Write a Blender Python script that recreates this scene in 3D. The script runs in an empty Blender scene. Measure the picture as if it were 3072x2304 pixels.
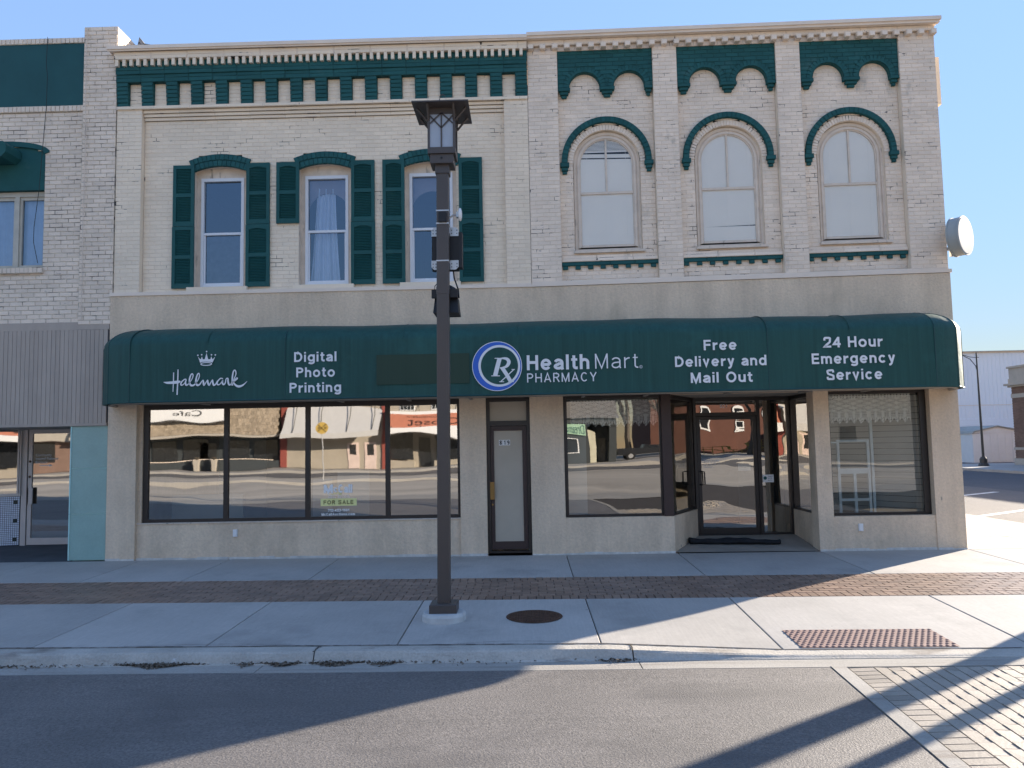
import bpy, math, random
from mathutils import Vector
random.seed(7)
R = math.radians
SC = bpy.context.scene
COL = SC.collection

# ------------------------------------------------------------------ camera
F_PX = 0.751
PITCH, ROLL, YAW = R(4.35), R(1.10), R(1.0)
CAM = Vector((0.0, -12.5, 1.80))
_f = Vector((-math.sin(YAW)*math.cos(PITCH), math.cos(YAW)*math.cos(PITCH), math.sin(PITCH)))
_r = Vector((math.cos(YAW), math.sin(YAW), 0))
_u = _r.cross(_f)
CU = _u*math.cos(ROLL) + _r*math.sin(ROLL)
CR = _r*math.cos(ROLL) - _u*math.sin(ROLL)
cam = bpy.data.cameras.new('camera')
cam.sensor_width = 36; cam.lens = F_PX*36; cam.clip_end = 2000; cam.clip_start = 0.05
co = bpy.data.objects.new('camera', cam); COL.objects.link(co)
from mathutils import Matrix
mw = Matrix(((CR.x, CU.x, -_f.x, CAM.x), (CR.y, CU.y, -_f.y, CAM.y), (CR.z, CU.z, -_f.z, CAM.z), (0, 0, 0, 1)))
co.matrix_world = mw
SC.camera = co

# ------------------------------------------------------------------ light
AZ = R(52.6)          # sun direction measured from +Y towards +X
EL = R(17.3)
w = bpy.data.worlds.new('World'); SC.world = w; w.use_nodes = True
wn = w.node_tree; wn.nodes.clear()
wo = wn.nodes.new('ShaderNodeOutputWorld'); bg = wn.nodes.new('ShaderNodeBackground')
sky = wn.nodes.new('ShaderNodeTexSky'); sky.sky_type = 'NISHITA'; sky.sun_disc = False
sky.sun_elevation = EL; sky.sun_rotation = AZ
sky.air_density = 1.1; sky.dust_density = 0.0; sky.ozone_density = 3.6; sky.altitude = 300
bg.inputs['Strength'].default_value = 0.097
# gentle roll-off of the whole sky so that the part towards the sun keeps its colour
lum = wn.nodes.new('ShaderNodeRGBToBW'); ma = wn.nodes.new('ShaderNodeMath'); ma.operation = 'MULTIPLY_ADD'
ma.inputs[1].default_value = 1.2; ma.inputs[2].default_value = 1.0
dv = wn.nodes.new('ShaderNodeMath'); dv.operation = 'DIVIDE'; dv.inputs[0].default_value = 2.72
sc_ = wn.nodes.new('ShaderNodeVectorMath'); sc_.operation = 'SCALE'
wn.links.new(sky.outputs[0], lum.inputs[0]); wn.links.new(lum.outputs[0], ma.inputs[0]); wn.links.new(ma.outputs[0], dv.inputs[1])
wn.links.new(sky.outputs[0], sc_.inputs[0]); wn.links.new(dv.outputs[0], sc_.inputs['Scale']); tn_ = wn.nodes.new('ShaderNodeVectorMath'); tn_.operation = 'MULTIPLY'; tn_.inputs[1].default_value = (1.14, 0.96, 0.93)
wn.links.new(sc_.outputs[0], tn_.inputs[0]); wn.links.new(tn_.outputs[0], bg.inputs[0]); wn.links.new(bg.outputs[0], wo.inputs[0])
sl = bpy.data.lights.new('sun', 'SUN'); sl.energy = 3.9; sl.angle = R(0.53); sl.color = (1.0, 0.88, 0.73)
so = bpy.data.objects.new('sun', sl); COL.objects.link(so)
sd = Vector((math.sin(AZ)*math.cos(EL), math.cos(AZ)*math.cos(EL), math.sin(EL)))
so.rotation_euler = sd.to_track_quat('Z', 'Y').to_euler(); so.location = sd*60
SC.view_settings.view_transform = 'Standard'; SC.view_settings.look = 'None'
SC.view_settings.exposure = 2.03; SC.view_settings.gamma = 1.0
SC.view_settings.use_curve_mapping = False

# ------------------------------------------------------------------ materials
def nd(nt, t, **kw):
    n = nt.nodes.new(t)
    for k, v in kw.items():
        if k in n.inputs: n.inputs[k].default_value = v
        else: setattr(n, k, v)
    return n
def mat(name, col, rough=0.8, spec=0.4, metal=0.0, var=0.12, vs=2.5, fine=0.0, fs=60, bump=0.0, bs=40, bd=0.004,
        dirt=None, dth=(0.6, 0.7), ds=3.0, dscale=(1, 1, 1), rnd=0.0, trans=0.0, coat=0.0, streak=None):
    """principled material; col varied by world-space noise, optional stains, per-piece tone and bump"""
    m = bpy.data.materials.new(name); m.use_nodes = True
    nt = m.node_tree; b = nt.nodes['Principled BSDF']
    b.inputs['Roughness'].default_value = rough; b.inputs['Metallic'].default_value = metal
    b.inputs['Specular IOR Level'].default_value = spec
    b.inputs['Coat Weight'].default_value = coat; b.inputs['Coat Roughness'].default_value = 0.34
    geo = nd(nt, 'ShaderNodeNewGeometry')
    c = nd(nt, 'ShaderNodeRGB'); c.outputs[0].default_value = (*col, 1)
    cur = c.outputs[0]
    def mul(fac_socket, lo, hi):
        nonlocal cur
        mr = nd(nt, 'ShaderNodeMapRange'); mr.inputs['From Min'].default_value = 0.3; mr.inputs['From Max'].default_value = 0.7
        mr.inputs['To Min'].default_value = lo; mr.inputs['To Max'].default_value = hi
        nt.links.new(fac_socket, mr.inputs['Value'])
        vm = nd(nt, 'ShaderNodeVectorMath', operation='SCALE')
        nt.links.new(cur, vm.inputs[0]); nt.links.new(mr.outputs[0], vm.inputs['Scale']); cur = vm.outputs[0]
    mp = nd(nt, 'ShaderNodeMapping'); mp.inputs['Scale'].default_value = dscale
    nt.links.new(geo.outputs['Position'], mp.inputs['Vector'])
    if var > 0:
        n = nd(nt, 'ShaderNodeTexNoise', Scale=vs, Detail=6.0, Roughness=0.6)
        nt.links.new(mp.outputs[0], n.inputs['Vector']); mul(n.outputs['Fac'], 1-var, 1+var)
    if fine > 0:
        n = nd(nt, 'ShaderNodeTexNoise', Scale=fs, Detail=3.0, Roughness=0.7)
        nt.links.new(geo.outputs['Position'], n.inputs['Vector']); mul(n.outputs['Fac'], 1-fine, 1+fine)
    if streak:
        ms_ = nd(nt, 'ShaderNodeMapping'); ms_.inputs['Scale'].default_value = streak[1]
        nt.links.new(geo.outputs['Position'], ms_.inputs['Vector'])
        n = nd(nt, 'ShaderNodeTexNoise', Scale=1.0, Detail=4.0, Roughness=0.7)
        nt.links.new(ms_.outputs[0], n.inputs['Vector']); mul(n.outputs['Fac'], 1-streak[0], 1+streak[0])
    if rnd > 0:
        oi = nd(nt, 'ShaderNodeObjectInfo'); at = nd(nt, 'ShaderNodeAttribute', attribute_name='tone')
        ad = nd(nt, 'ShaderNodeMath', operation='ADD'); nt.links.new(oi.outputs['Random'], ad.inputs[0]); nt.links.new(at.outputs['Fac'], ad.inputs[1])
        fr = nd(nt, 'ShaderNodeMath', operation='FRACT'); nt.links.new(ad.outputs[0], fr.inputs[0])
        mr = nd(nt, 'ShaderNodeMapRange'); mr.inputs['To Min'].default_value = 1-rnd; mr.inputs['To Max'].default_value = 1+rnd
        nt.links.new(fr.outputs[0], mr.inputs['Value'])
        vm = nd(nt, 'ShaderNodeVectorMath', operation='SCALE')
        nt.links.new(cur, vm.inputs[0]); nt.links.new(mr.outputs[0], vm.inputs['Scale']); cur = vm.outputs[0]
    for dd in ([] if dirt is None else (dirt if isinstance(dirt, list) else [(dirt, dth, ds, dscale)])):
        dc, th, s_, sc_ = dd
        mp2 = nd(nt, 'ShaderNodeMapping'); mp2.inputs['Scale'].default_value = sc_; mp2.inputs['Location'].default_value = (s_, 3.1*s_, 1.7)
        nt.links.new(geo.outputs['Position'], mp2.inputs['Vector'])
        n = nd(nt, 'ShaderNodeTexNoise', Scale=s_, Detail=8.0, Roughness=0.62)
        nt.links.new(mp2.outputs[0], n.inputs['Vector'])
        mr = nd(nt, 'ShaderNodeMapRange'); mr.inputs['From Min'].default_value = th[0]; mr.inputs['From Max'].default_value = th[1]
        nt.links.new(n.outputs['Fac'], mr.inputs['Value'])
        mx = nd(nt, 'ShaderNodeMix', data_type='RGBA'); mx.inputs['B'].default_value = (*dc, 1)
        nt.links.new(mr.outputs[0], mx.inputs[0]); nt.links.new(cur, mx.inputs[6]); mx.inputs[7].default_value = (*dc, 1)
        cur = mx.outputs[2]
    nt.links.new(cur, b.inputs['Base Color'])
    if bump > 0:
        n = nd(nt, 'ShaderNodeTexNoise', Scale=bs, Detail=4.0, Roughness=0.6)
        nt.links.new(geo.outputs['Position'], n.inputs['Vector'])
        bp = nd(nt, 'ShaderNodeBump', Strength=bump, Distance=bd)
        nt.links.new(n.outputs['Fac'], bp.inputs['Height']); nt.links.new(bp.outputs[0], b.inputs['Normal'])
    if trans > 0:
        tl = nd(nt, 'ShaderNodeBsdfTranslucent'); nt.links.new(cur, tl.inputs[0])
        ms = nd(nt, 'ShaderNodeMixShader'); ms.inputs[0].default_value = trans
        nt.links.new(b.outputs[0], ms.inputs[1]); nt.links.new(tl.outputs[0], ms.inputs[2])
        nt.links.new(ms.outputs[0], nt.nodes['Material Output'].inputs[0])
    return m
def glass(name, tint=(0.75, 0.78, 0.76), refl=0.4, wave=0.0025, ws=1.3, refcol=(1, 1, 1), rough=0.0):
    m = bpy.data.materials.new(name); m.use_nodes = True
    nt = m.node_tree; nt.nodes.clear()
    out = nd(nt, 'ShaderNodeOutputMaterial'); tr = nd(nt, 'ShaderNodeBsdfTransparent'); gl = nd(nt, 'ShaderNodeBsdfGlossy')
    tr.inputs[0].default_value = (*tint, 1); gl.inputs[0].default_value = (*refcol, 1); gl.inputs['Roughness'].default_value = rough
    fr = nd(nt, 'ShaderNodeLayerWeight', Blend=0.25)
    mr = nd(nt, 'ShaderNodeMapRange'); mr.inputs['To Min'].default_value = refl; mr.inputs['To Max'].default_value = 1.0
    nt.links.new(fr.outputs['Fresnel'], mr.inputs['Value'])
    ms = nd(nt, 'ShaderNodeMixShader')
    nt.links.new(mr.outputs[0], ms.inputs[0]); nt.links.new(tr.outputs[0], ms.inputs[1]); nt.links.new(gl.outputs[0], ms.inputs[2])
    geo = nd(nt, 'ShaderNodeNewGeometry')
    mp = nd(nt, 'ShaderNodeMapping'); mp.inputs['Scale'].default_value = (0.45, 0.45, 1.3)
    nt.links.new(geo.outputs['Position'], mp.inputs['Vector'])
    n = nd(nt, 'ShaderNodeTexNoise', Scale=ws, Detail=1.5, Roughness=0.45)
    nt.links.new(mp.outputs[0], n.inputs['Vector'])
    bp = nd(nt, 'ShaderNodeBump', Strength=1.0, Distance=wave)
    nt.links.new(n.outputs['Fac'], bp.inputs['Height']); nt.links.new(bp.outputs[0], gl.inputs['Normal'])
    nt.links.new(ms.outputs[0], out.inputs[0])
    return m
PEEL = (0.16, 0.14, 0.125)
M = {}
M['paint'] = mat('white_painted_brick', (0.85, 0.715, 0.55), 0.75, var=0.07, vs=1.3, fine=0.05, fs=90, rnd=0.045, bump=0.35, bs=60, bd=0.003,
                 dirt=[(PEEL, (0.76, 0.78), 9.0, (1, 1, 1.9))])
M['paintB'] = mat('peeling_white_painted_brick', (0.84, 0.70, 0.56), 0.78, var=0.09, vs=1.8, fine=0.07, fs=70, rnd=0.06, bump=0.5, bs=50, bd=0.005,
                 dirt=[((0.45, 0.40, 0.33), (0.62, 0.75), 2.3, (1, 1, 0.6)), (PEEL, (0.675, 0.70), 8.0, (1, 1, 2.2)), ((0.34, 0.13, 0.09), (0.755, 0.765), 3.3, (1, 1, 1.6))])
M['jointB'] = mat('cracked_painted_mortar', (0.72, 0.60, 0.475), 0.9, var=0.12, vs=2, dirt=[((0.08, 0.07, 0.065), (0.575, 0.61), 2.6, (1, 1, 2.2))])
M['joint'] = mat('painted_mortar', (0.75, 0.625, 0.495), 0.9, var=0.12, vs=2, dirt=[((0.09, 0.08, 0.075), (0.585, 0.62), 1.9, (1, 1, 2.2))])
M['oldpaint'] = mat('worn_white_painted_brick', (0.78, 0.655, 0.53), 0.8, var=0.10, vs=2.2, fine=0.08, fs=80, rnd=0.07, bump=0.5, bs=50, bd=0.005,
                 dirt=[((0.20, 0.18, 0.17), (0.66, 0.74), 7.0, (1, 1, 2.2))])
M['oldjoint'] = mat('grey_weathered_mortar', (0.58, 0.51, 0.40), 0.9, var=0.22, vs=3, dirt=[((0.08, 0.075, 0.07), (0.5, 0.62), 3.0, (1, 1, 2))])
M['green'] = mat('green_painted_brick', (0.022, 0.100, 0.100), 0.65, spec=0.15, var=0.10, vs=2.5, fine=0.05, rnd=0.10, bump=0.25, bs=60, bd=0.002, dirt=[((0.055, 0.135, 0.13), (0.58, 0.78), 2.2, (1, 1, 1.3)), ((0.20, 0.24, 0.22), (0.745, 0.755), 11, (1, 1, 0.5))])
M['greenjoint'] = mat('green_mortar', (0.010, 0.07, 0.07), 0.8, var=0.1)
M['shutter'] = mat('green_plastic_shutter', (0.016, 0.088, 0.086), 0.5, spec=0.2, var=0.12, vs=1.5, dirt=[((0.035, 0.115, 0.11), (0.55, 0.8), 1.1, (1, 1, 1))])
M['stucco'] = mat('tan_stucco', (0.71, 0.567, 0.415), 0.9, spec=0.2, var=0.08, vs=1.3, fine=0.09, fs=24, bump=0.8, bs=30, bd=0.018, streak=(0.11, (2.6, 2.6, 0.30)),
                  dirt=[((0.46, 0.37, 0.26), (0.56, 0.80), 1.1, (1, 1, 0.5)), ((0.33, 0.29, 0.23), (0.70, 0.74), 3.0, (1.6, 1, 0.5))])
M['flash'] = mat('cream_metal_flashing', (0.82, 0.69, 0.56), 0.55, var=0.05, vs=3)
M['trimwhite'] = mat('weathered_cream_wood', (0.70, 0.59, 0.48), 0.75, var=0.10, vs=6, dirt=[((0.25, 0.21, 0.17), (0.60, 0.72), 8, (1, 1, 0.25))])
M['vinyl'] = mat('white_vinyl', (0.74, 0.75, 0.77), 0.4, var=0.03)
M['awning'] = mat('green_awning_fabric', (0.019, 0.076, 0.066), 0.55, spec=0.25, var=0.10, vs=1.4, fine=0.04, fs=200, dscale=(9, 9, 0.45), bump=0.30, bs=3.2, bd=0.05, streak=(0.12, (24, 24, 0.5)),
                  dirt=[((0.030, 0.115, 0.100), (0.56, 0.78), 0.9, (1, 1, 1.2))])
M['patch'] = mat('unfaded_awning_fabric', (0.032, 0.060, 0.040), 0.6, spec=0.25, var=0.05, vs=1.4, dscale=(9, 9, 0.45))
M['seam'] = mat('awning_welt', (0.010, 0.060, 0.058), 0.5)
M['soffit'] = mat('tan_soffit', (0.36, 0.32, 0.27), 0.85, var=0.08)
M['letter'] = mat('white_vinyl_letter', (0.78, 0.79, 0.80), 0.5, var=0.02)
M['blue'] = mat('blue_vinyl', (0.03, 0.13, 0.55), 0.45, var=0.02)
M['bronze'] = mat('dark_bronze_aluminium', (0.022, 0.017, 0.015), 0.4, spec=0.5, var=0.08)
M['brown'] = mat('brown_aluminium', (0.050, 0.030, 0.026), 0.45, var=0.1)
M['glass'] = glass('shop_glass', (0.80, 0.83, 0.80), 0.35, 0.0032, 1.1, (1.0, 0.98, 0.95), 0.014)
M['glassw'] = glass('corner_window_glass', (0.90, 0.92, 0.90), 0.15, 0.0032, 1.1, (1.0, 0.97, 0.92)); M['glassv'] = glass('front_window_glass', (0.88, 0.9, 0.88), 0.28, 0.0036, 1.2, (1.0, 0.97, 0.92))
M['glassd'] = glass('door_glass', (0.72, 0.75, 0.74), 0.34, 0.0045, 1.7, (1.0, 0.97, 0.92))
M['glassu'] = glass('upper_window_glass', (0.80, 0.84, 0.88), 0.14, 0.0015, 1.2, (0.64, 0.81, 1.0))
M['glassb'] = glass('old_window_glass', (0.98, 0.985, 0.99), 0.03, 0.002, 2.0)
M['frost'] = mat('frosted_film', (0.46, 0.40, 0.31), 0.6, spec=0.5, var=0.05)
M['brass'] = mat('aged_brass', (0.25, 0.16, 0.06), 0.4, metal=0.8)
M['black'] = mat('black_plastic', (0.012, 0.012, 0.014), 0.5)
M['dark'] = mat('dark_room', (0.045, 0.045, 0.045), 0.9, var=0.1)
M['room'] = mat('shop_interior', (0.27, 0.26, 0.23), 0.9, var=0.15, vs=0.8)
M['panelin'] = mat('pale_partition', (0.42, 0.44, 0.42), 0.8, var=0.05)
M['lamp'] = mat('brown_powder_coat', (0.070, 0.056, 0.049), 0.42, spec=0.5, var=0.06)
M['lampglass'] = mat('frosted_lamp_glass', (0.62, 0.68, 0.76), 0.35, spec=0.6, var=0.05, trans=0.45)
M['steel'] = mat('galvanised_steel', (0.50, 0.50, 0.50), 0.35, metal=0.5, var=0.1, vs=10)
M['white'] = mat('white_plastic', (0.78, 0.78, 0.77), 0.4, var=0.03)
M['blind'] = mat('white_blind_slat', (0.95, 0.91, 0.84), 0.5, var=0.02)
M['curtain'] = mat('white_curtain', (0.66, 0.71, 0.80), 0.85, var=0.05, vs=6)
M['conc'] = mat('sidewalk_concrete', (0.40, 0.378, 0.345), 0.75, spec=0.25, var=0.10, vs=0.9, fine=0.05, fs=25, rnd=0.08, bump=0.30, bs=90, bd=0.004, streak=(0.06, (45, 2.5, 1)),
                dirt=[((0.27, 0.26, 0.24), (0.54, 0.78), 0.9, (1, 1, 1)), ((0.12, 0.11, 0.10), (0.70, 0.72), 12, (1, 1, 1))])
M['kerb'] = mat('kerb_concrete', (0.43, 0.40, 0.35), 0.9, spec=0.3, var=0.16, vs=2.5, fine=0.12, fs=45, bump=0.8, bs=45, bd=0.008,
                dirt=[((0.24, 0.21, 0.18), (0.55, 0.68), 3.0, (0.5, 1, 2)), ((0.6, 0.6, 0.58), (0.66, 0.7), 5, (0.4, 1, 1))])
M['gutter'] = mat('gutter_concrete', (0.33, 0.31, 0.275), 0.9, spec=0.3, var=0.14, vs=2.0, fine=0.12, fs=50, bump=0.6, bs=60, bd=0.006, dscale=(0.3, 1, 1),
                  dirt=[((0.22, 0.19, 0.16), (0.55, 0.72), 2.2, (0.25, 3, 1))])
M['asphalt'] = mat('worn_asphalt', (0.125, 0.113, 0.103), 0.70, spec=0.9, var=0.16, vs=0.9, fine=0.55, fs=52, bump=0.7, bs=75, bd=0.008,
                   dirt=[((0.075, 0.068, 0.064), (0.55, 0.72), 0.5, (1, 2, 1)), ((0.20, 0.19, 0.175), (0.66, 0.74), 2.6, (0.35, 1.6, 1)), ((0.045, 0.04, 0.038), (0.735, 0.75), 3.4, (1, 1.5, 1))], streak=(0.07, (0.3, 7, 1)))
M['asphalt2'] = mat('side_street_asphalt', (0.115, 0.108, 0.102), 0.85, spec=0.5, var=0.12, vs=0.4, fine=0.2, fs=12, bump=0.7, bs=40, bd=0.01)
M['asphalt3'] = mat('shadow_toned_side_street_asphalt', (0.070, 0.070, 0.075), 0.85, spec=0.5, var=0.12, vs=0.4, fine=0.2, fs=12, bump=0.7, bs=40, bd=0.01)  # side street asphalt again, building shadow painted in as a darker base colour
M['paver'] = mat('clay_paver', (0.215, 0.137, 0.095), 0.5, spec=0.8, var=0.10, vs=3, fine=0.10, fs=60, rnd=0.22, bump=0.5, bs=70, bd=0.004)
M['xpaver'] = mat('crosswalk_paver', (0.33, 0.29, 0.24), 0.6, spec=0.4, var=0.10, vs=3, fine=0.12, fs=60, rnd=0.12, bump=0.6, bs=60, bd=0.006)
M['pavejoint'] = mat('dark_sand_joint', (0.045, 0.038, 0.034), 0.95, var=0.2)
M['tact'] = mat('red_tactile_plate', (0.27, 0.175, 0.15), 0.75, spec=0.4, var=0.12, vs=8, fine=0.08)
M['iron'] = mat('rusty_cast_iron', (0.090, 0.046, 0.027), 0.8, spec=0.4, metal=0.2, var=0.35, vs=14, bump=0.5, bs=60, bd=0.005)
M['matt'] = mat('black_rubber_mat', (0.020, 0.021, 0.024), 0.9, spec=0.2, var=0.3, vs=12, bump=0.6, bs=30, bd=0.01)
M['leaf'] = mat('dry_leaf_litter', (0.15, 0.12, 0.09), 0.9, var=0.5, vs=40, rnd=0.3)
M['siding'] = mat('grey_metal_siding', (0.42, 0.35, 0.29), 0.55, var=0.06, vs=2, rnd=0.05, streak=(0.06, (6, 6, 0.5)))
M['teal'] = mat('teal_glazed_panel', (0.27, 0.42, 0.38), 0.28, spec=0.5, var=0.09, vs=2, fine=0.05, fs=40, dirt=[((0.10, 0.16, 0.14), (0.76, 0.77), 9, (1, 1, 1))])
M['tealjoint'] = mat('pale_joint_strip', (0.45, 0.70, 0.66), 0.5)
M['alu'] = mat('pink_tinged_aluminium', (0.55, 0.50, 0.47), 0.45, spec=0.5, metal=0.15, var=0.06)
M['tile'] = mat('white_mosaic_tile', (0.62, 0.68, 0.78), 0.3, var=0.05, vs=20, rnd=0.05)
M['tiled'] = mat('dark_green_mosaic_tile', (0.01, 0.03, 0.025), 0.3)
M['grout'] = mat('dark_grout', (0.05, 0.055, 0.07), 0.9)
M['stoop'] = mat('dark_stoop_concrete', (0.075, 0.078, 0.085), 0.9, var=0.25, vs=2, bump=0.4)
M['cream'] = mat('cream_window_frame', (0.50, 0.47, 0.40), 0.6, var=0.1, vs=6)
M['cable'] = mat('dark_cable', (0.015, 0.03, 0.03), 0.6)
M['roofing'] = mat('grey_membrane', (0.30, 0.30, 0.30), 0.9)
M['silver'] = mat('aluminised_flashing', (0.25, 0.25, 0.25), 0.6, metal=0.2, var=0.3, vs=12, dirt=[((0.05, 0.05, 0.05), (0.5, 0.55), 8, (1, 1, 1))])
M['wmetal'] = mat('white_corrugated_metal', (0.84, 0.85, 0.87), 0.5, var=0.03, vs=0.3)
M['brickfar'] = mat('brown_brick', (0.20, 0.13, 0.10), 0.9, var=0.15, vs=1.5, rnd=0.15)
M['brickjoint'] = mat('brown_brick_mortar', (0.22, 0.19, 0.16), 0.9)
M['stonefar'] = mat('buff_stone', (0.42, 0.38, 0.32), 0.85, var=0.08)
M['polefar'] = mat('dark_steel_pole', (0.05, 0.048, 0.044), 0.5)
M['roadpaint'] = mat('white_road_paint', (0.62, 0.61, 0.58), 0.7, var=0.2, vs=5)
M['bark'] = mat('grey_bark', (0.10, 0.085, 0.07), 0.95, var=0.3, vs=8)
M['wood'] = mat('weathered_pole_wood', (0.12, 0.09, 0.07), 0.9, var=0.2, vs=6)
M['lace'] = None

# ------------------------------------------------------------------ object helpers
BASE = {}
def base_of(p): return BASE.get(p.name, Vector((0, 0, 0))) if p else Vector((0, 0, 0))
def props(o, label=None, cat=None, group=None, kind=None):
    if label: o['label'] = label
    if cat: o['category'] = cat
    if group: o['group'] = group
    if kind: o['kind'] = kind
    return o
def thing(name, label, cat, loc=(0, 0, 0), group=None, kind=None):
    o = bpy.data.objects.new(name, None); COL.objects.link(o); o.location = loc; o.empty_display_size = 0.3
    BASE[o.name] = Vector(loc)
    return props(o, label, cat, group, kind)
class MB:
    def __init__(s, warp=None): s.v = []; s.f = []; s.m = []; s.w = warp; s.cm = 0; s.sm = False
    def add(s, vs, fs):
        n = len(s.v)
        if s.w: vs = [s.w(*p) for p in vs]
        s.v += [tuple(p) for p in vs]
        for f in fs: s.f.append([n+i for i in f]); s.m.append(s.cm)
        return s
    def box(s, x0, x1, y0, y1, z0, z1):
        v = [(x0, y0, z0), (x1, y0, z0), (x1, y1, z0), (x0, y1, z0), (x0, y0, z1), (x1, y0, z1), (x1, y1, z1), (x0, y1, z1)]
        return s.add(v, [(3, 2, 1, 0), (4, 5, 6, 7), (0, 1, 5, 4), (1, 2, 6, 5), (2, 3, 7, 6), (3, 0, 4, 7)])
    def quad(s, a, b, c, d): return s.add([a, b, c, d], [(0, 1, 2, 3)])
    def prism(s, poly, y0, y1):
        """poly: list of (x,z) counter-clockwise seen from -y; extruded y0 (front) .. y1 (back)"""
        n = len(poly)
        v = [(x, y0, z) for x, z in poly]+[(x, y1, z) for x, z in poly]
        return s.add(v, [tuple(range(n)), tuple(range(2*n-1, n-1, -1))]+[(i, i+n, (i+1) % n+n, (i+1) % n) for i in range(n)])
    def prismz(s, poly, z0, z1):
        n = len(poly)
        v = [(x, y, z0) for x, y in poly]+[(x, y, z1) for x, y in poly]
        return s.add(v, [tuple(range(n-1, -1, -1)), tuple(range(n, 2*n))]+[(i, (i+1) % n, (i+1) % n+n, i+n) for i in range(n)])
    def loft(s, rings, cap=True, closed=True):
        n = len(rings[0]); v = [p for r in rings for p in r]; f = []
        for k in range(len(rings)-1):
            for i in range(n if closed else n-1):
                j = (i+1) % n
                f.append((k*n+i, k*n+j, (k+1)*n+j, (k+1)*n+i))
        if cap and closed:
            f.append(tuple(range(n-1, -1, -1))); f.append(tuple((len(rings)-1)*n+i for i in range(n)))
        return s.add(v, f)
    def cyl(s, a, b, r0, r1=None, n=12, cap=True):
        a = Vector(a); b = Vector(b); r1 = r0 if r1 is None else r1
        d = (b-a).normalized(); t = Vector((0, 0, 1)) if abs(d.z) < 0.9 else Vector((1, 0, 0))
        u = d.cross(t).normalized(); v = d.cross(u)
        # order so faces point outward
        R0 = [a+(u*math.cos(2*math.pi*i/n)+v*math.sin(2*math.pi*i/n))*r0 for i in range(n)]
        R1 = [b+(u*math.cos(2*math.pi*i/n)+v*math.sin(2*math.pi*i/n))*r1 for i in range(n)]
        return s.loft([R0, R1], cap)
    def tube(s, pts, r, n=8):
        pts = [Vector(p) for p in pts]
        rings = []
        for i, p in enumerate(pts):
            d = (pts[min(i+1, len(pts)-1)]-pts[max(i-1, 0)]).normalized()
            t = Vector((0, 0, 1)) if abs(d.z) < 0.95 else Vector((1, 0, 0))
            u = d.cross(t).normalized(); v = d.cross(u)
            rr = r[i] if isinstance(r, (list, tuple)) else r
            rings.append([p+(u*math.cos(2*math.pi*k/n)+v*math.sin(2*math.pi*k/n))*rr for k in range(n)])
        return s.loft(rings)
    def build(s, name, mats, parent=None, label=None, cat=None, group=None, kind=None, smooth=False, tone=None):
        me = bpy.data.meshes.new(name)
        bo = base_of(parent)
        me.from_pydata([(x-bo.x, y-bo.y, z-bo.z) for x, y, z in s.v], [], s.f)
        for mm in (mats if isinstance(mats, (list, tuple)) else [mats]): me.materials.append(mm)
        if any(s.m): me.polygons.foreach_set('material_index', s.m)
        if smooth: me.polygons.foreach_set('use_smooth', [True]*len(s.f))
        if tone:
            a = me.attributes.new('tone', 'FLOAT', 'FACE'); a.data.foreach_set('value', tone)
        me.update()
        o = bpy.data.objects.new(name, me); COL.objects.link(o)
        if parent: o.parent = parent
        BASE[o.name] = bo
        return props(o, label, cat, group, kind)
def bx(name, m, parent, *b, **k): return MB(k.pop('warp', None)).box(*b).build(name, m, parent, **k)

def proj(p):
    v = Vector(p)-CAM; c = v.dot(_f)
    if c < 0.1: return None
    return (0.5+F_PX*v.dot(CR)/c, 0.375-F_PX*v.dot(CU)/c, c)

# pieces: (centre, ux, uz, n, sx, sz, depth) -> brick-like block with chamfered face towards n
def _piece_mesh(name, m, inx, inz, jit):
    a = [(-.5, 0, -.5), (.5, 0, -.5), (.5, 0, .5), (-.5, 0, .5)]
    j = lambda: random.uniform(-jit, jit)
    vb = [(x, 1, z) for x, _, z in a]
    vm = [(x, 0.25, z) for x, _, z in a]
    vf = [(x*(1-2*inx)+j()*inx, 0+0.06*j(), z*(1-2*inz)+j()*inz) for x, _, z in a]
    v = vf+vm+vb; f = [(0, 1, 2, 3)]
    for k in (0, 4):
        for i in range(4): f.append((k+i, k+4+i, k+4+(i+1) % 4, k+(i+1) % 4))
    return v, f
def finish_pieces(parent, pieces, m, name, inx=0.02, inz=0.06, jit=0.6, limit=300, stuffname=None, jitter=0.0):
    """the nearest `limit` pieces in view become objects sharing a few meshes, the rest one joined part"""
    var = []
    for k in range(5):
        v, f = _piece_mesh(name, m, inx, inz, jit)
        me = bpy.data.meshes.new(name); me.from_pydata(v, [], f); me.materials.append(m); var.append((me, v, f))
    def rank(p):
        q = proj(p[0])
        vis = q and -0.0 < q[0] < 1.0 and 0.0 < q[1] < 0.75
        return (0 if vis else 1, -(p[4]*p[5]*abs(p[3].dot((CAM-p[0]).normalized()))/max(0.1, (p[0]-CAM).length)**2))
    ps = sorted(pieces, key=rank)
    bo = base_of(parent)
    for p in ps[:limit]:
        c, ux, uz, n, sx, sz, dp = p
        me = random.choice(var)[0]
        o = bpy.data.objects.new(name, me); COL.objects.link(o)
        o.parent = parent
        jv = random.uniform(-jitter, jitter)
        o.matrix_local = Matrix(((ux.x*sx, -n.x*dp, uz.x*sz, c.x-bo.x+n.x*jv), (ux.y*sx, -n.y*dp, uz.y*sz, c.y-bo.y+n.y*jv), (ux.z*sx, -n.z*dp, uz.z*sz, c.z-bo.z+n.z*jv), (0, 0, 0, 1)))
    rest = ps[limit:]
    if rest:
        mb = MB(); tone = []
        for c, ux, uz, n, sx, sz, dp in rest:
            me, v, f = random.choice(var); jv = random.uniform(-jitter, jitter); t = random.random()
            mb.add([c+ux*(x*sx)+uz*(z*sz)-n*(y*dp)+n*jv for x, y, z in v], f); tone += [t]*len(f)
        mb.build(stuffname or name+'work', m, parent, kind='stuff', tone=tone)

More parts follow.
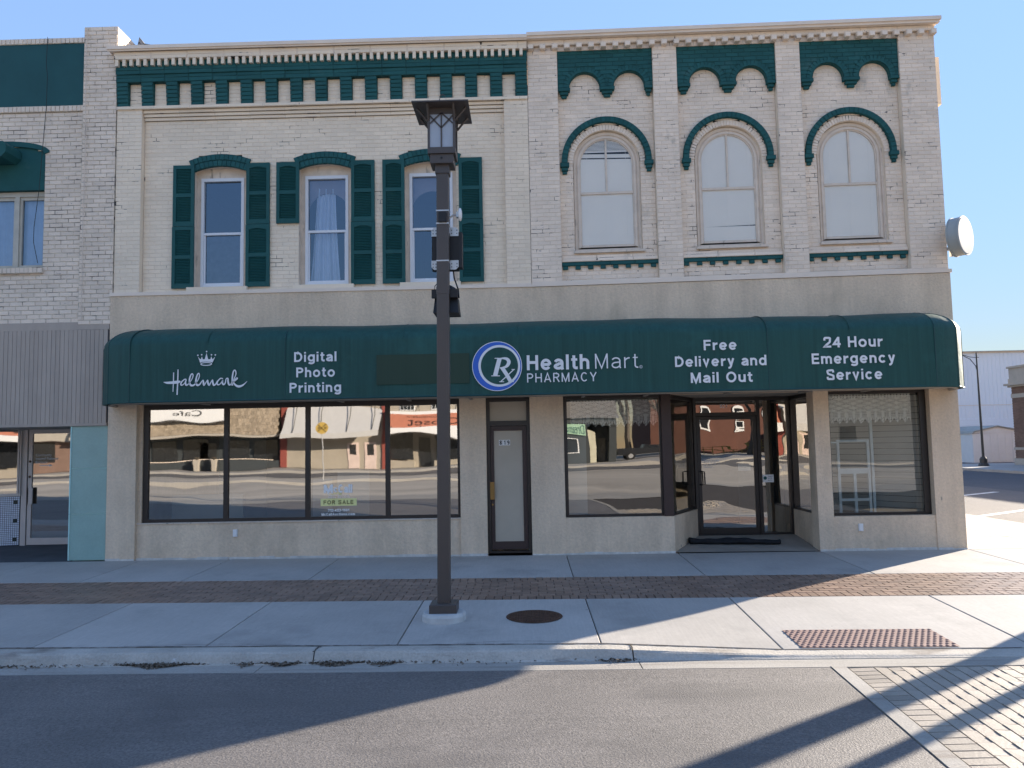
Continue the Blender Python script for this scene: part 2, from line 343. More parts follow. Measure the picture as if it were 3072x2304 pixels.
class Wall:
    """collects bricks and mortar backing for one building"""
    def __init__(s, warp=None, tilt=0.0): s.b = []; s.mb = MB(warp); s.g = []; s.gm = MB(warp); s.warp = warp; s.tilt = tilt
    def field(s, x0, x1, z0, z1, y, holes=None, course=0.0686, L=0.206, green=False, proud=0.005, off=0.0, dp=0.02, jt=0.007):
        n = max(1, round((z1-z0)/course)); c = (z1-z0)/n
        lst, mb = (s.g, s.gm) if green else (s.b, s.mb)
        ux = Vector((math.cos(s.tilt), 0, math.sin(s.tilt))); uz = Vector((-math.sin(s.tilt), 0, math.cos(s.tilt))); nn = Vector((0, -1, 0))
        for k in range(n):
            za, zb = z0+k*c, z0+(k+1)*c; zm = (za+zb)/2
            ivs = holes(zm) if holes else [(x0, x1)]
            for a, b in ivs:
                a = max(a, x0); b = min(b, x1)
                if b-a < 0.01: continue
                mb.quad((a, y+proud, za), (b, y+proud, za), (b, y+proud, zb), (a, y+proud, zb))
                xs = x0+off-L*(0.5 if k % 2 else 0)+0.013*math.sin(k*7.3+z0)
                x = a
                while x < b-0.012:
                    kk = math.floor((x-xs)/L+1e-6)+1
                    e = min(b, xs+kk*L)
                    if b-e < 0.03: e = b
                    if e-x > 0.02:
                        cx = (x+e)/2; p = Vector((cx, y, zm))
                        if s.warp: p = Vector(s.warp(*p))
                        lst.append((p, ux, uz, nn, e-x-jt, c-jt, dp))
                    x = e
    def arch(s, cx, cz, r0, r1, a0, a1, y, n, green=True, proud=0.008, dp=0.06, jt=0.008):
        lst = s.g if green else s.b; mb = s.gm if green else s.mb
        for i in range(n):
            a = a0+(a1-a0)*i/n; b = a0+(a1-a0)*(i+1)/n; mdl = (a+b)/2
            P = lambda r, t: (cx+r*math.cos(t), y+proud, cz+r*math.sin(t))
            if a1 > a0: mb.quad(P(r0, a), P(r1, a), P(r1, b), P(r0, b))
            p = Vector((cx+(r0+r1)/2*math.cos(mdl), y, cz+(r0+r1)/2*math.sin(mdl)))
            if s.warp: p = Vector(s.warp(*p))
            ra = Vector((math.cos(mdl), 0, math.sin(mdl))); ta = Vector((-math.sin(mdl), 0, math.cos(mdl)))
            # ux = -ta so that (ux,uz,n) keeps outward orientation
            lst.append((p, -ta, ra, Vector((0, -1, 0)), (r0+r1)/2*abs(b-a)-jt, (r1-r0)-0.004, dp))
    def finish(s, parent, m, mj, gm, gj):
        if s.b: finish_pieces(parent, s.b, m, 'brick', stuffname='brickwork', jitter=0.0012)
        if s.mb.f: s.mb.build('mortar', mj, parent, kind='stuff')
        if s.g: finish_pieces(parent, s.g, gm, 'green_brick', stuffname='green_brickwork', jitter=0.0012)
        if s.gm.f: s.gm.build('green_mortar', gj, parent, kind='stuff')

def arcpts(cx, cz, r, a0, a1, n): return [(cx+r*math.cos(a0+(a1-a0)*i/n), cz+r*math.sin(a0+(a1-a0)*i/n)) for i in range(n+1)]
def ring(mb, pin, pout, y0, y1):
    """band between two open (x,z) paths of equal length, front y0, back y1"""
    n = len(pin)
    v = [(x, y0, z) for x, z in pin]+[(x, y0, z) for x, z in pout]+[(x, y1, z) for x, z in pin]+[(x, y1, z) for x, z in pout]
    f = []
    for i in range(n-1):
        f += [(i, n+i, n+i+1, i+1), (2*n+i, i, i+1, 2*n+i+1), (n+i, 3*n+i, 3*n+i+1, n+i+1)]
    f += [(0, 2*n, 3*n, n), (n-1, 2*n-1, 4*n-1, 3*n-1)]
    mb.add(v, f)
# ------------------------------------------------------------------ lettering helpers
def stroke(mb, pts, wd, y, closed=False):
    """flat ribbon facing -y following pts (x,z); wd number or list"""
    n = len(pts); W = wd if isinstance(wd, (list, tuple)) else [wd]*n
    A = []; B = []
    for i in range(n):
        p = pts[i]
        a = pts[(i-1) % n] if (i > 0 or closed) else None
        b = pts[(i+1) % n] if (i < n-1 or closed) else None
        d1 = d2 = None
        if a is not None:
            l = math.hypot(p[0]-a[0], p[1]-a[1]) or 1e-9; d1 = ((p[0]-a[0])/l, (p[1]-a[1])/l)
        if b is not None:
            l = math.hypot(b[0]-p[0], b[1]-p[1]) or 1e-9; d2 = ((b[0]-p[0])/l, (b[1]-p[1])/l)
        if d1 is None: d1 = d2
        if d2 is None: d2 = d1
        tx, tz = d1[0]+d2[0], d1[1]+d2[1]; l = math.hypot(tx, tz)
        if l < 1e-3: tx, tz = d1; l = 1
        tx /= l; tz /= l
        k = 1/max(0.45, (tx*d1[0]+tz*d1[1]))
        h = W[i]/2*k
        A.append((p[0]-tz*h, p[1]+tx*h)); B.append((p[0]+tz*h, p[1]-tx*h))
    m = n if closed else n-1
    v = [(x, y, z) for x, z in A]+[(x, y, z) for x, z in B]
    mb.add(v, [(i, n+i, n+(i+1) % n, (i+1) % n) for i in range(m)])
def spline(pts, k=6):
    out = []
    P = [pts[0]]+list(pts)+[pts[-1]]
    for i in range(1, len(P)-2):
        for j in range(k):
            t = j/k; o = []
            for c in range(len(pts[0])):
                p0, p1, p2, p3 = P[i-1][c], P[i][c], P[i+1][c], P[i+2][c]
                o.append(0.5*((2*p1)+(-p0+p2)*t+(2*p0-5*p1+4*p2-p3)*t*t+(-p0+3*p1-3*p2+p3)*t**3))
            out.append(tuple(o))
    out.append(tuple(pts[-1])); return out
def el(cx, cy, rx, ry, a0, a1, n=14):
    return [(cx+rx*math.cos(R(a0+(a1-a0)*i/n)), cy+ry*math.sin(R(a0+(a1-a0)*i/n))) for i in range(n+1)]
def glyph(ch, t):
    h = t/2; X = 0.735; S = []
    def s(*p): S.append(list(p))
    def arch(x0, x1, top=X): # n-like arch from stem x0 to x1
        r = (x1-x0)/2; return el(x0+r, top-h-r*0.95, r, r*0.95, 170, 0, 12)+[(x1, 0)]
    if ch == 'l': s((h, 0), (h, 1)); w_ = t
    elif ch == 'i': s((h, 0), (h, X)); s((h, 1-t*0.85), (h, 1)); w_ = t
    elif ch == 'o': w_ = 0.52+t; S.append((el(w_/2, X/2, (w_-t)/2, (X-t)/2+0.01, 0, 360, 24)[:-1], True))
    elif ch == 'c': w_ = 0.47+t; s(*el(w_/2+0.01, X/2, (w_-t)/2, (X-t)/2+0.01, 38, 322, 20))
    elif ch == 'e': w_ = 0.49+t; s(*([(h+0.02, X/2-0.01), (w_-h, X/2-0.01)])); s(*el(w_/2, X/2, (w_-t)/2, (X-t)/2+0.01, -4, 322, 22))
    elif ch == 'a':
        w_ = 0.44+t; rx = (w_-t)/2
        s(*(el(w_/2, X-h-0.19, rx, 0.19, 160, 0, 12)+[(w_-h, 0.10), (w_-h+0.035, 0)]))
        s(*([(w_-h, X*0.56), (w_*0.52, X*0.53)]+el(w_*0.47, 0.215, rx*0.98-0.01, 0.215-h, 100, 300, 12)+[(w_-h, 0.17)]))
    elif ch == 'n': w_ = 0.42+t; s((h, 0), (h, X)); s(*arch(h, w_-h))
    elif ch == 'h': w_ = 0.42+t; s((h, 0), (h, 1)); s(*arch(h, w_-h))
    elif ch == 'u': w_ = 0.42+t; s((w_-h, 0), (w_-h, X)); r = (w_-t)/2; s(*([(h, X)]+el(h+r, h+r*0.95, r, r*0.95, 180, 350, 12)))
    elif ch == 'm': w_ = 0.74+t; md = w_/2; s((h, 0), (h, X)); s(*arch(h, md)); s(*arch(md, w_-h))
    elif ch == 'r': w_ = 0.22+t; s((h, 0), (h, X)); s(*el(w_+0.03, X-h-0.26, w_+0.03-h, 0.25, 165, 92, 8))
    elif ch == 't': w_ = 0.20+t; c = w_*0.45; s(*([(c, 0.93), (c, 0.24)]+el(c+0.13, 0.13+h, 0.13, 0.13, 180, 270, 6)+[(w_+0.02, h)])); s((0, X-h*0.9), (w_, X-h*0.9)); S[-1] = (S[-1], False, 0.85)
    elif ch == 'd': w_ = 0.48+t; s((w_-h, 0), (w_-h, 1)); S.append((el((w_-h)/2+h/2, X/2, (w_-h)/2-h/2, (X-t)/2+0.01, 0, 360, 24)[:-1], True))
    elif ch == 'g':
        w_ = 0.48+t; S.append((el((w_-h)/2+h/2, X/2+0.01, (w_-h)/2-h/2, (X-t)/2, 0, 360, 24)[:-1], True))
        s(*([(w_-h, X), (w_-h, 0.0)]+el(w_/2, -0.02, (w_-t)/2, 0.24-h, 0, -158, 12)))
    elif ch == 'v': w_ = 0.44+t; s((h*1.05, X), (w_/2, 0.08), (w_-h*1.05, X)); S[-1][1] = (w_/2, h*0.6); 
    elif ch == 'y': w_ = 0.44+t; s((h*1.05, X), (w_/2+0.01, 0.06)); s(*([(w_-h*1.05, X), (w_/2-0.02, -0.06)]+[(w_/2-0.09, -0.16), (h*0.9, -0.20)]))
    elif ch == 'D': w_ = 0.58+t; rr = 0.5-h; s(*([(w_*0.42, h)]+[(h, h), (h, 1-h), (w_*0.42, 1-h)]+el(w_*0.42, 0.5, w_*0.58-h, 0.5-h, 90, -90, 16)))
    elif ch == 'P': w_ = 0.50+t; s((h, 0), (h, 1)); s(*([(h, 1-h), (w_*0.5, 1-h)]+el(w_*0.52, 0.71, w_*0.48-h, 0.29-h, 90, -90, 12)+[(h, 0.42+h)]))
    elif ch == 'R': w_ = 0.52+t; s((h, 0), (h, 1)); s(*([(h, 1-h), (w_*0.5, 1-h)]+el(w_*0.50, 0.72, w_*0.47-h, 0.28-h, 90, -90, 12)+[(h, 0.44+h)])); s((w_*0.50, 0.44+h), (w_-h*0.8, 0))
    elif ch == 'F': w_ = 0.44+t; s((h, 0), (h, 1-h), (w_, 1-h)); s((h, 0.52), (w_*0.93, 0.52))
    elif ch == 'E': w_ = 0.45+t; s((w_*0.98, 1-h), (h, 1-h), (h, h), (w_, h)); s((h, 0.51), (w_*0.94, 0.51))
    elif ch == 'M': w_ = 0.66+t; s((h, 0), (h, 1)); s((w_-h, 0), (w_-h, 1)); s((h*1.2, 1-h*0.8), (w_/2, h*0.8), (w_-h*1.2, 1-h*0.8))
    elif ch == 'O': w_ = 0.66+t; S.append((el(w_/2, 0.5, (w_-t)/2, (1-t)/2+0.01, 0, 360, 28)[:-1], True))
    elif ch == 'C': w_ = 0.58+t; s(*el(w_/2+0.01, 0.5, (w_-t)/2, (1-t)/2+0.01, 42, 318, 24))
    elif ch == 'H': w_ = 0.54+t; s((h, 0), (h, 1)); s((w_-h, 0), (w_-h, 1)); s((h, 0.51), (w_-h, 0.51))
    elif ch == 'A': w_ = 0.60+t; s((h*0.9, 0), (w_/2, 1-h*0.3), (w_-h*0.9, 0)); s((w_*0.24, 0.30), (w_*0.76, 0.30))
    elif ch == 'Y': w_ = 0.58+t; s((h, 1), (w_/2, 0.42), (w_-h, 1)); s((w_/2, 0), (w_/2, 0.46))
    elif ch == 'S': w_ = 0.50+t; s(*spline([(w_-h*1.05, 0.70), (w_*0.80, 0.90), (w_/2, 1-h+0.005), (w_*0.17, 0.87), (h+0.01, 0.73), (w_*0.24, 0.58), (w_*0.55, 0.49), (w_*0.84, 0.40), (w_-h, 0.26), (w_*0.83, 0.10), (w_/2, h), (w_*0.18, 0.11), (h*0.95, 0.31)], 5))
    elif ch == '2': w_ = 0.46+t; s(*(spline([(h*0.95, 0.66), (w_*0.2, 0.88), (w_/2, 1-h), (w_*0.85, 0.87), (w_-h, 0.70), (w_*0.80, 0.50), (w_*0.40, 0.27), (h*1.05, h)], 5)+[(w_, h)]))
    elif ch == '4': w_ = 0.46+t; s((w_*0.72, 0), (w_*0.72, 0.98)); s((w_*0.70, 0.92), (h*0.7, 0.27+h*0.4), (w_, 0.27+h*0.4))
    elif ch == 'L': w_ = 0.42+t; s((h, 1), (h, h), (w_, h))
    elif ch == 'T': w_ = 0.52+t; s((w_/2, 0), (w_/2, 1-h)); s((0, 1-h), (w_, 1-h))
    elif ch == 'I': w_ = t; s((h, 0), (h, 1))
    elif ch == 'U': w_ = 0.54+t; r = (w_-t)/2; s(*([(h, 1)]+el(w_/2, h+r*0.9, r, r*0.9, 180, 360, 12)+[(w_-h, 1)]))
    elif ch == 'N': w_ = 0.54+t; s((h, 0), (h, 1)); s((w_-h, 0), (w_-h, 1)); s((h*1.2, 0.96), (w_-h*1.2, 0.04))
    elif ch == 's': w_ = 0.40+t; s(*[(px*w_, pz*X) for px, pz in spline([(0.88, 0.72), (0.72, 0.87), (0.45, 0.88), (0.18, 0.76), (0.24, 0.58), (0.52, 0.50), (0.80, 0.40), (0.84, 0.22), (0.55, 0.11), (0.25, 0.13), (0.10, 0.30)], 4)])
    elif ch == '1': w_ = 0.25+t; s((w_-h, 0), (w_-h, 0.99)); s((w_-h, 0.90), (0.02, 0.72))
    elif ch == '7': w_ = 0.46+t; s((0, 1-h), (w_-h, 1-h), (w_*0.35, 0))
    elif ch == '3': w_ = 0.44+t; s(*(spline([(h, 0.74), (w_*0.25, 0.90), (w_/2, 1-h), (w_*0.85, 0.86), (w_*0.86, 0.64), (w_*0.5, 0.53)], 4)+spline([(w_*0.5, 0.53), (w_*0.90, 0.44), (w_-h, 0.24), (w_*0.75, 0.08), (w_/2, h), (w_*0.2, 0.10), (h, 0.27)], 4)))
    elif ch == '9': w_ = 0.46+t; S.append((el(w_/2, 0.68, (w_-t)/2, 0.32-h, 0, 360, 20)[:-1], True)); s(*([(w_-h, 0.68)]+el(w_/2, 0.36, (w_-t)/2, 0.36-h, 10, -140, 10)))
    elif ch == '8': w_ = 0.46+t; S.append((el(w_/2, 0.745, (w_-t)/2*0.9, 0.255-h*0.7, 0, 360, 20)[:-1], True)); S.append((el(w_/2, 0.275, (w_-t)/2, 0.275-h, 0, 360, 20)[:-1], True))
    elif ch == '0': w_ = 0.46+t; S.append((el(w_/2, 0.5, (w_-t)/2, 0.5-h, 0, 360, 24)[:-1], True))
    elif ch == '-': w_ = 0.28; s((0, 0.38), (w_, 0.38))
    elif ch == '.': w_ = t; s((h, 0), (h, t*0.9))
    else: return [], 0.30
    return S, w_
def sign_text(name, txt, x0, x1, zb, cap, y, parent, m=None, t=0.20, gap=0.12, k_=1.0):
    S = []; x = 0.0
    for ch in txt:
        g, wd = glyph(ch, t)
        for e in g:
            if isinstance(e, tuple): pts, closed, sc = e[0], e[1], (e[2] if len(e) > 2 else 1.0)
            else: pts, closed, sc = e, False, 1.0
            S.append(([(px+x, pz) for px, pz in pts], closed, sc))
        x += wd+gap
    x -= gap
    sx = (x1-x0)/x
    mb = MB()
    for i, (pts, closed, sc) in enumerate(S):
        stroke(mb, [(x0+px*sx, zb+pz*cap) for px, pz in pts], t*cap*sc*0.5*(1+sx/cap), y-0.0004*(i % 7), closed)
    return mb.build(name, m or M['letter'], parent)
def font_text(name, txt, x0, x1, zb, zt, y, parent, m=None, flip=False, bold=0.0):
    """built-in font, fitted into a box; faces -y (or +y when flip)"""
    cu = bpy.data.curves.new(name, 'FONT'); cu.body = txt; cu.size = 1; cu.offset = bold; cu.resolution_u = 4
    o = bpy.data.objects.new(name, cu); COL.objects.link(o)
    me = bpy.data.meshes.new_from_object(o.evaluated_get(bpy.context.evaluated_depsgraph_get()))
    v = [tuple(p.co) for p in me.vertices]; f = [tuple(p.vertices) for p in me.polygons]
    bpy.data.objects.remove(o); bpy.data.curves.remove(cu); bpy.data.meshes.remove(me)
    a, b = min(p[0] for p in v), max(p[0] for p in v); c, d = min(p[1] for p in v), max(p[1] for p in v)
    mb = MB()
    if flip: mb.add([(x1-(p[0]-a)/(b-a)*(x1-x0), y, zb+(p[1]-c)/(d-c)*(zt-zb)) for p in v], f)
    else: mb.add([(x0+(p[0]-a)/(b-a)*(x1-x0), y, zb+(p[1]-c)/(d-c)*(zt-zb)) for p in v], f)
    return mb.build(name, m or M['letter'], parent)

# ------------------------------------------------------------------ ground
def sk(x): return -0.012*x
def gz(x, y):
    """height of the sidewalk"""
    z = -0.006-0.003*x+0.0165*min(0.0, y)
    if y < -3.25 and x > 0.66:
        t = min(1, (-3.25-y)/1.87); k = min(1, (x-0.66)/1.7); z -= 0.07*t*k
    return z
def roadz(y): return -0.185+0.0155*(-5.64-y) if y > -13.5 else -0.185+0.0155*7.86-0.012*(-13.5-y)*0.3
YK = -5.12
g = MB()
g.quad((-160, -150, -0.75), (220, -150, -0.75), (220, 260, -0.75), (-160, 260, -0.75))
g.build('ground', mat('dry_pale_ground', (0.30, 0.26, 0.20), 0.95, var=0.15, vs=0.1), None, kind='structure')
sw = MB()   # bed below the slabs
xs_ = [-40, -12, -6, 0, 0.66, 1.5, 2.36, 4.6, 10.0]
for a, b in zip(xs_[:-1], xs_[1:]):
    ys_ = [0.6, -1.8, -3.25, -4.2, -5.11]
    for c, d in zip(ys_[:-1], ys_[1:]):
        sw.quad((a, d+sk(a), gz(a, d)-0.022), (b, d+sk(b), gz(b, d)-0.022), (b, c+sk(b)*(c < 0), gz(b, c)-0.022), (a, c+sk(a)*(c < 0), gz(a, c)-0.022))
for a, b in zip([0.6, 12, 26, 60], [12, 26, 60, 90]):
    sw.quad((6.9, a, -0.045), (10.0, a, -0.05), (10.0, b, -0.05), (6.9, b, -0.045))
sidewalk = sw.build('sidewalk', M['pavejoint'], None, kind='structure')
def slab(poly, drop=0.10, gap=0.006):
    """poly four (x,y); top follows gz, edges eased"""
    cx = sum(p[0] for p in poly)/4; cy = sum(p[1] for p in poly)/4
    mb = MB()
    def sh(p, d):
        l = math.hypot(p[0]-cx, p[1]-cy); return (p[0]-(p[0]-cx)/l*d*1.4, p[1]-(p[1]-cy)/l*d*1.4)
    o = [sh(p, gap) for p in poly]; i_ = [sh(p, gap+0.006) for p in poly]
    n = 6
    def grid(P):
        rows = []
        for j in range(n+1):
            r = []
            for i in range(n+1):
                u, v = i/n, j/n
                x = (P[0][0]*(1-u)+P[1][0]*u)*(1-v)+(P[3][0]*(1-u)+P[2][0]*u)*v
                y = (P[0][1]*(1-u)+P[1][1]*u)*(1-v)+(P[3][1]*(1-u)+P[2][1]*u)*v
                r.append((x, y, gz(x, y)))
            rows.append(r)
        return rows
    G = grid(i_); vs = [p for r in G for p in r]
    mb.add(vs, [(j*(n+1)+i, j*(n+1)+i+1, (j+1)*(n+1)+i+1, (j+1)*(n+1)+i) for j in range(n) for i in range(n)])
    lo = [(x, y, gz(x, y)-0.005) for x, y in o]; hi = [(x, y, gz(x, y)) for x, y in i_]; bt = [(x, y, gz(x, y)-drop) for x, y in o]
    for a in range(4):
        b = (a+1) % 4
        mb.quad(lo[a], lo[b], hi[b], hi[a]); mb.quad(bt[a], bt[b], lo[b], lo[a])
    mb.build('slab', M['conc'], sidewalk)
jb = [-15.2, -13.4, -11.6, -9.7, -7.83, -6.25, -4.81, -3.04, -1.24, 0.60, 2.385, 4.64, 6.975, 8.5, 9.98]
for a, b in zip(jb[:-1], jb[1:]):
    slab([(a, -1.855+sk(a)), (b, -1.855+sk(b)), (b, -0.004), (a, -0.004)])
jf = [-15.5, -13.6, -11.8, -10.0, -8.3, -6.5, -4.79, -3.10, -1.265, 0.66, 2.345, 4.66, 6.98, 8.5, 9.98]
for a, b in zip(jf[:-1], jf[1:]):
    slab([(a, -5.10+sk(a)), (b, -5.10+sk(b)), (b, -3.20+sk(b)), (a, -3.20+sk(a))])
yy = 0.0
for k in range(14):
    d = 1.52 if k < 10 else 3.0
    for a, b in ((6.975, 8.48), (8.48, 9.98)): slab([(a, yy), (b, yy), (b, yy+d), (a, yy+d)])
    yy += d
# brick band
ps = []
UX = Vector((1, -0.012, -0.003)).normalized(); UY = Vector((0.012, 1, 0.0165)).normalized(); UZ = UX.cross(UY)
def flat_piece(x, y, lx, ly, along_x=True):
    c = Vector((x, y+sk(x), gz(x, y)+0.001+random.uniform(-0.0012, 0.0012)))
    if along_x: ps.append((c, UX, UY, UZ, lx, ly, 0.03))
    else: ps.append((c, UY, -UX, UZ, ly, lx, 0.03))
x = -13.0
while x < 9.9:
    flat_piece(x, -1.958, 0.094, 0.192, False); flat_piece(x, -3.098, 0.094, 0.192, False); x += 0.101
for r_ in range(9):
    y = -2.063-0.104*r_-0.052; x = -13.0+(0.104 if r_ % 2 else 0)
    y = -2.060-(r_+0.5)*(0.936/9)
    while x < 9.9: flat_piece(x, y, 0.199, 0.0955); x += 0.2065
finish_pieces(sidewalk, ps, M['paver'], 'brick', inx=0.02, inz=0.035, stuffname='brick_paving')
# kerb and gutter
kerb = thing('kerb', None, None, (0, -5.2, -0.1), kind='structure')
def ktop(x): return gz(x, -5.10)-0.004
kj = [-34, -22, -15, -8.0, -2.0, 0.93, 9.0]
for a, b in zip(kj[:-1], kj[1:]):
    n = 24; rr = []
    for i in range(n+1):
        x = a+0.006+(b-a-0.012)*i/n; zt = ktop(x); zg = -0.19+0.0005*x
        wob = 0.006*math.sin(x*3.1)+0.004*math.sin(x*8.7)
        yb = YK+sk(x)
        drop = min(1, max(0.0, (zt-zg)/0.08))
        rr.append([(x, yb, zt-0.1), (x, yb, zt), (x, yb-0.15-0.01*drop, zt-0.002), (x, yb-0.178+wob, zt-0.014*drop-0.003), (x, yb-0.195+wob, zt-0.04*drop-0.004),
                   (x, yb-0.205-0.012*drop+wob, min(zt-0.006, zg+0.014)), (x, yb-0.24, zg+0.004), (x, yb-0.24, -0.4)])
    rr = [list(reversed(r)) for r in rr]
    mb = MB(); mb.loft(rr, cap=True); mb.build('kerb_stone', M['kerb'], kerb)
gj = [-34, -22, -15, -8.0, -2.45, 0.97, 9.0]
for a, b in zip(gj[:-1], gj[1:]):
    n = 20; rr = []
    for i in range(n+1):
        x = a+0.005+(b-a-0.01)*i/n; zg = -0.19+0.0005*x; yb = YK+sk(x)
        rr.append([(x, yb-0.235, zg), (x, yb-0.50, zg+0.006), (x, yb-0.50, -0.4), (x, yb-0.235, -0.4)])
    mb = MB(); mb.loft([list(reversed(r)) for r in rr], cap=True); mb.build('gutter_pan', M['gutter'], kerb)
# road
rd = MB()
ysr = [-5.60, -6.5, -7.5, -8.5, -9.5, -10.5, -11.5, -12.5, -13.4]
xr = [-60, -40, -20, -10, -5, 0, 2.5]
def XW(y): return 2.585+0.072*(y+5.5)
for a, b in zip(ysr[:-1], ysr[1:]):
    for c, d in zip(xr[:-1], xr[1:]):
        c2 = XW(b) if c == 2.5 else c
        da = XW(a) if d == 2.5 else d; db = XW(b) if d == 2.5 else d
        rd.quad((c, b+sk(c)*(b > -13), roadz(b)), (db, b+sk(db)*(b > -13), roadz(b)), (da, a+sk(da), roadz(a)), (c, a+sk(c), roadz(a)))
road = rd.build('road', M['asphalt'], None, kind='structure')
# crosswalk
cw = MB()
for a, b in zip(ysr[:-1], ysr[1:]):
    cw.quad((XW(b), b+sk(2.5), roadz(b)-0.02), (9.0, b+sk(9), roadz(b)-0.02), (9.0, a+sk(9), roadz(a)-0.02), (XW(a), a+sk(2.5), roadz(a)-0.02))
crosswalk = cw.build('crosswalk', M['pavejoint'], None, kind='structure')
mb = MB()
for a, b in zip(ysr[:-1], ysr[1:]):
    a_ = a+0.0
    mb.add([(XW(b)+0.012, b+sk(2.5), roadz(b)+0.006), (XW(b)+0.135, b+sk(2.5), roadz(b)+0.006), (XW(a)+0.135, a_+sk(2.5), roadz(a)+0.006), (XW(a)+0.012, a_+sk(2.5), roadz(a)+0.006),
            (XW(b)+0.012, b+sk(2.5), roadz(b)-0.03), (XW(b)+0.135, b+sk(2.5), roadz(b)-0.03), (XW(a)+0.135, a_+sk(2.5), roadz(a)-0.03), (XW(a)+0.012, a_+sk(2.5), roadz(a)-0.03)],
           [(0, 1, 2, 3), (0, 3, 7, 4), (1, 5, 6, 2)])
mb.build('concrete_border', M['gutter'], crosswalk)
ps = []
dU = Vector((-0.072, -1, 0.0155)).normalized(); dV = Vector((1, -0.012, 0)).normalized(); dN = dV.cross(-dU)
def xpiece(u, s_, lu, ls):  # u across from border, s_ distance from kerb along the walk
    y = -5.645-s_; c = Vector((XW(y)+0.15+u, y+sk(2.5+u), roadz(y)-0.001+random.uniform(-0.0007, 0.0007)))
    if lu > ls: ps.append((c, dV, -dU, dN, lu, ls-.003, 0.03))
    else: ps.append((c, -dU, -dV, dN, ls-.010, lu+.0015, 0.03))
for k in range(30): xpiece(0.105, 0.055+0.109*k, 0.202, 0.100)
for c_ in range(30):
    u = 0.215+0.112*(c_+0.5); s0 = 0.105+(0.107 if c_ % 2 else 0)
    if c_ % 2: xpiece(u, 0.052, 0.104, 0.098)
    for k in range(15): xpiece(u, s0+0.215*k, 0.103, 0.206)
finish_pieces(crosswalk, ps, M['xpaver'], 'paver', inx=0.006, inz=0.012, stuffname='paver_field')
# tactile plate with domes (part of the sidewalk)
tc = MB()
T0, T1, TY0, TY1 = 2.53, 3.99, -4.50, -5.07
TY0, TY1 = -4.52, -5.07
n = 6
for i in range(n):
    a = T0+(T1-T0)*i/n; b = T0+(T1-T0)*(i+1)/n
    tc.quad((a, TY1+sk(a), gz(a, TY1)+0.004), (b, TY1+sk(b), gz(b, TY1)+0.004), (b, TY0+sk(b), gz(b, TY0)+0.004), (a, TY0+sk(a), gz(a, TY0)+0.004))
tact = tc.build('tactile_plate', M['tact'], sidewalk)
dm = MB()
nx, ny = 25, 10
for i in range(nx):
    for j in range(ny):
        x = T0+0.03+(T1-T0-0.06)*i/(nx-1)+(0.014 if j % 2 else -0.014); y = TY1+0.03+(TY0-TY1-0.06)*j/(ny-1)
        z = gz(x, y)+0.0045; yy_ = y+sk(x)
        dm.loft([[(x+r_*math.cos(k*math.pi/4), yy_+r_*math.sin(k*math.pi/4), z+h_) for k in range(8)] for r_, h_ in ((0.0175, 0), (0.0155, 0.004), (0.008, 0.0065))])
dm.build('dome', M['tact'], tact, kind='stuff')
# manhole cover
mc = thing('manhole_cover', 'round rusty cast iron cover set in the sidewalk right of the street lamp', 'manhole cover', (0.045, -4.05, gz(0.045, -4.05)))
mz = gz(0.045, -4.05); mb = MB()
RM = 0.305
mb.cyl((0.045, -4.05, mz+0.002), (0.045, -4.05, mz+0.007), RM, RM-0.004, 40); mb.build('frame_ring', M['iron'], mc)
mb = MB(); mb.cyl((0.045, -4.05, mz+0.006), (0.045, -4.05, mz+0.0115), RM-0.03, RM-0.033, 40)
mb.build('lid', M['iron'], mc)
mb = MB()
for i in range(-9, 10):
    x = i*0.028; l = math.sqrt(max(0, (RM-0.045)**2-x*x))
    k = -l
    while k < l-0.02:
        mb.box(0.045+x-0.008, 0.045+x+0.008, -4.05+k, -4.05+min(l, k+0.034), mz+0.0113, mz+0.0155); k += 0.046
mb.build('tread_rib', M['iron'], mc, kind='stuff')
# litter in the gutter
lf = MB(); tn = []
def litter(cx, sx_, n):
    for _ in range(n):
        x = random.gauss(cx, sx_); y = YK-0.225+sk(x)-abs(random.gauss(0, 0.045*math.exp(-((x-cx)/sx_)**2)))
        z = -0.188+abs(random.gauss(0, 0.010)); s_ = random.uniform(0.006, 0.022); a = random.uniform(0, 6.3)
        c_, d_ = math.cos(a)*s_, math.sin(a)*s_*0.6; t_ = random.uniform(-0.01, 0.012)
        lf.add([(x-c_, y-d_, z), (x+d_, y-c_*0.5, z+t_+0.004), (x+c_, y+d_, z+0.006), (x-d_, y+c_*0.5, z-t_+0.004)], [(0, 1, 2), (0, 2, 3)]); tn.extend([random.random()]*2)
for a, b, c in ((-3.45, 0.17, 750), (-2.62, 0.06, 60), (-2.28, 0.09, 260), (-1.80, 0.12, 380), (-4.6, 0.3, 90), (-1.35, 0.1, 160), (-0.6, 0.4, 60), (0.75, 0.10, 90), (-6, 1.0, 90)): litter(a, b, c)
lf.build('leaf_litter', M['leaf'], None, label='dry leaf litter caught along the foot of the kerb', cat='leaf litter', kind='stuff', tone=tn)
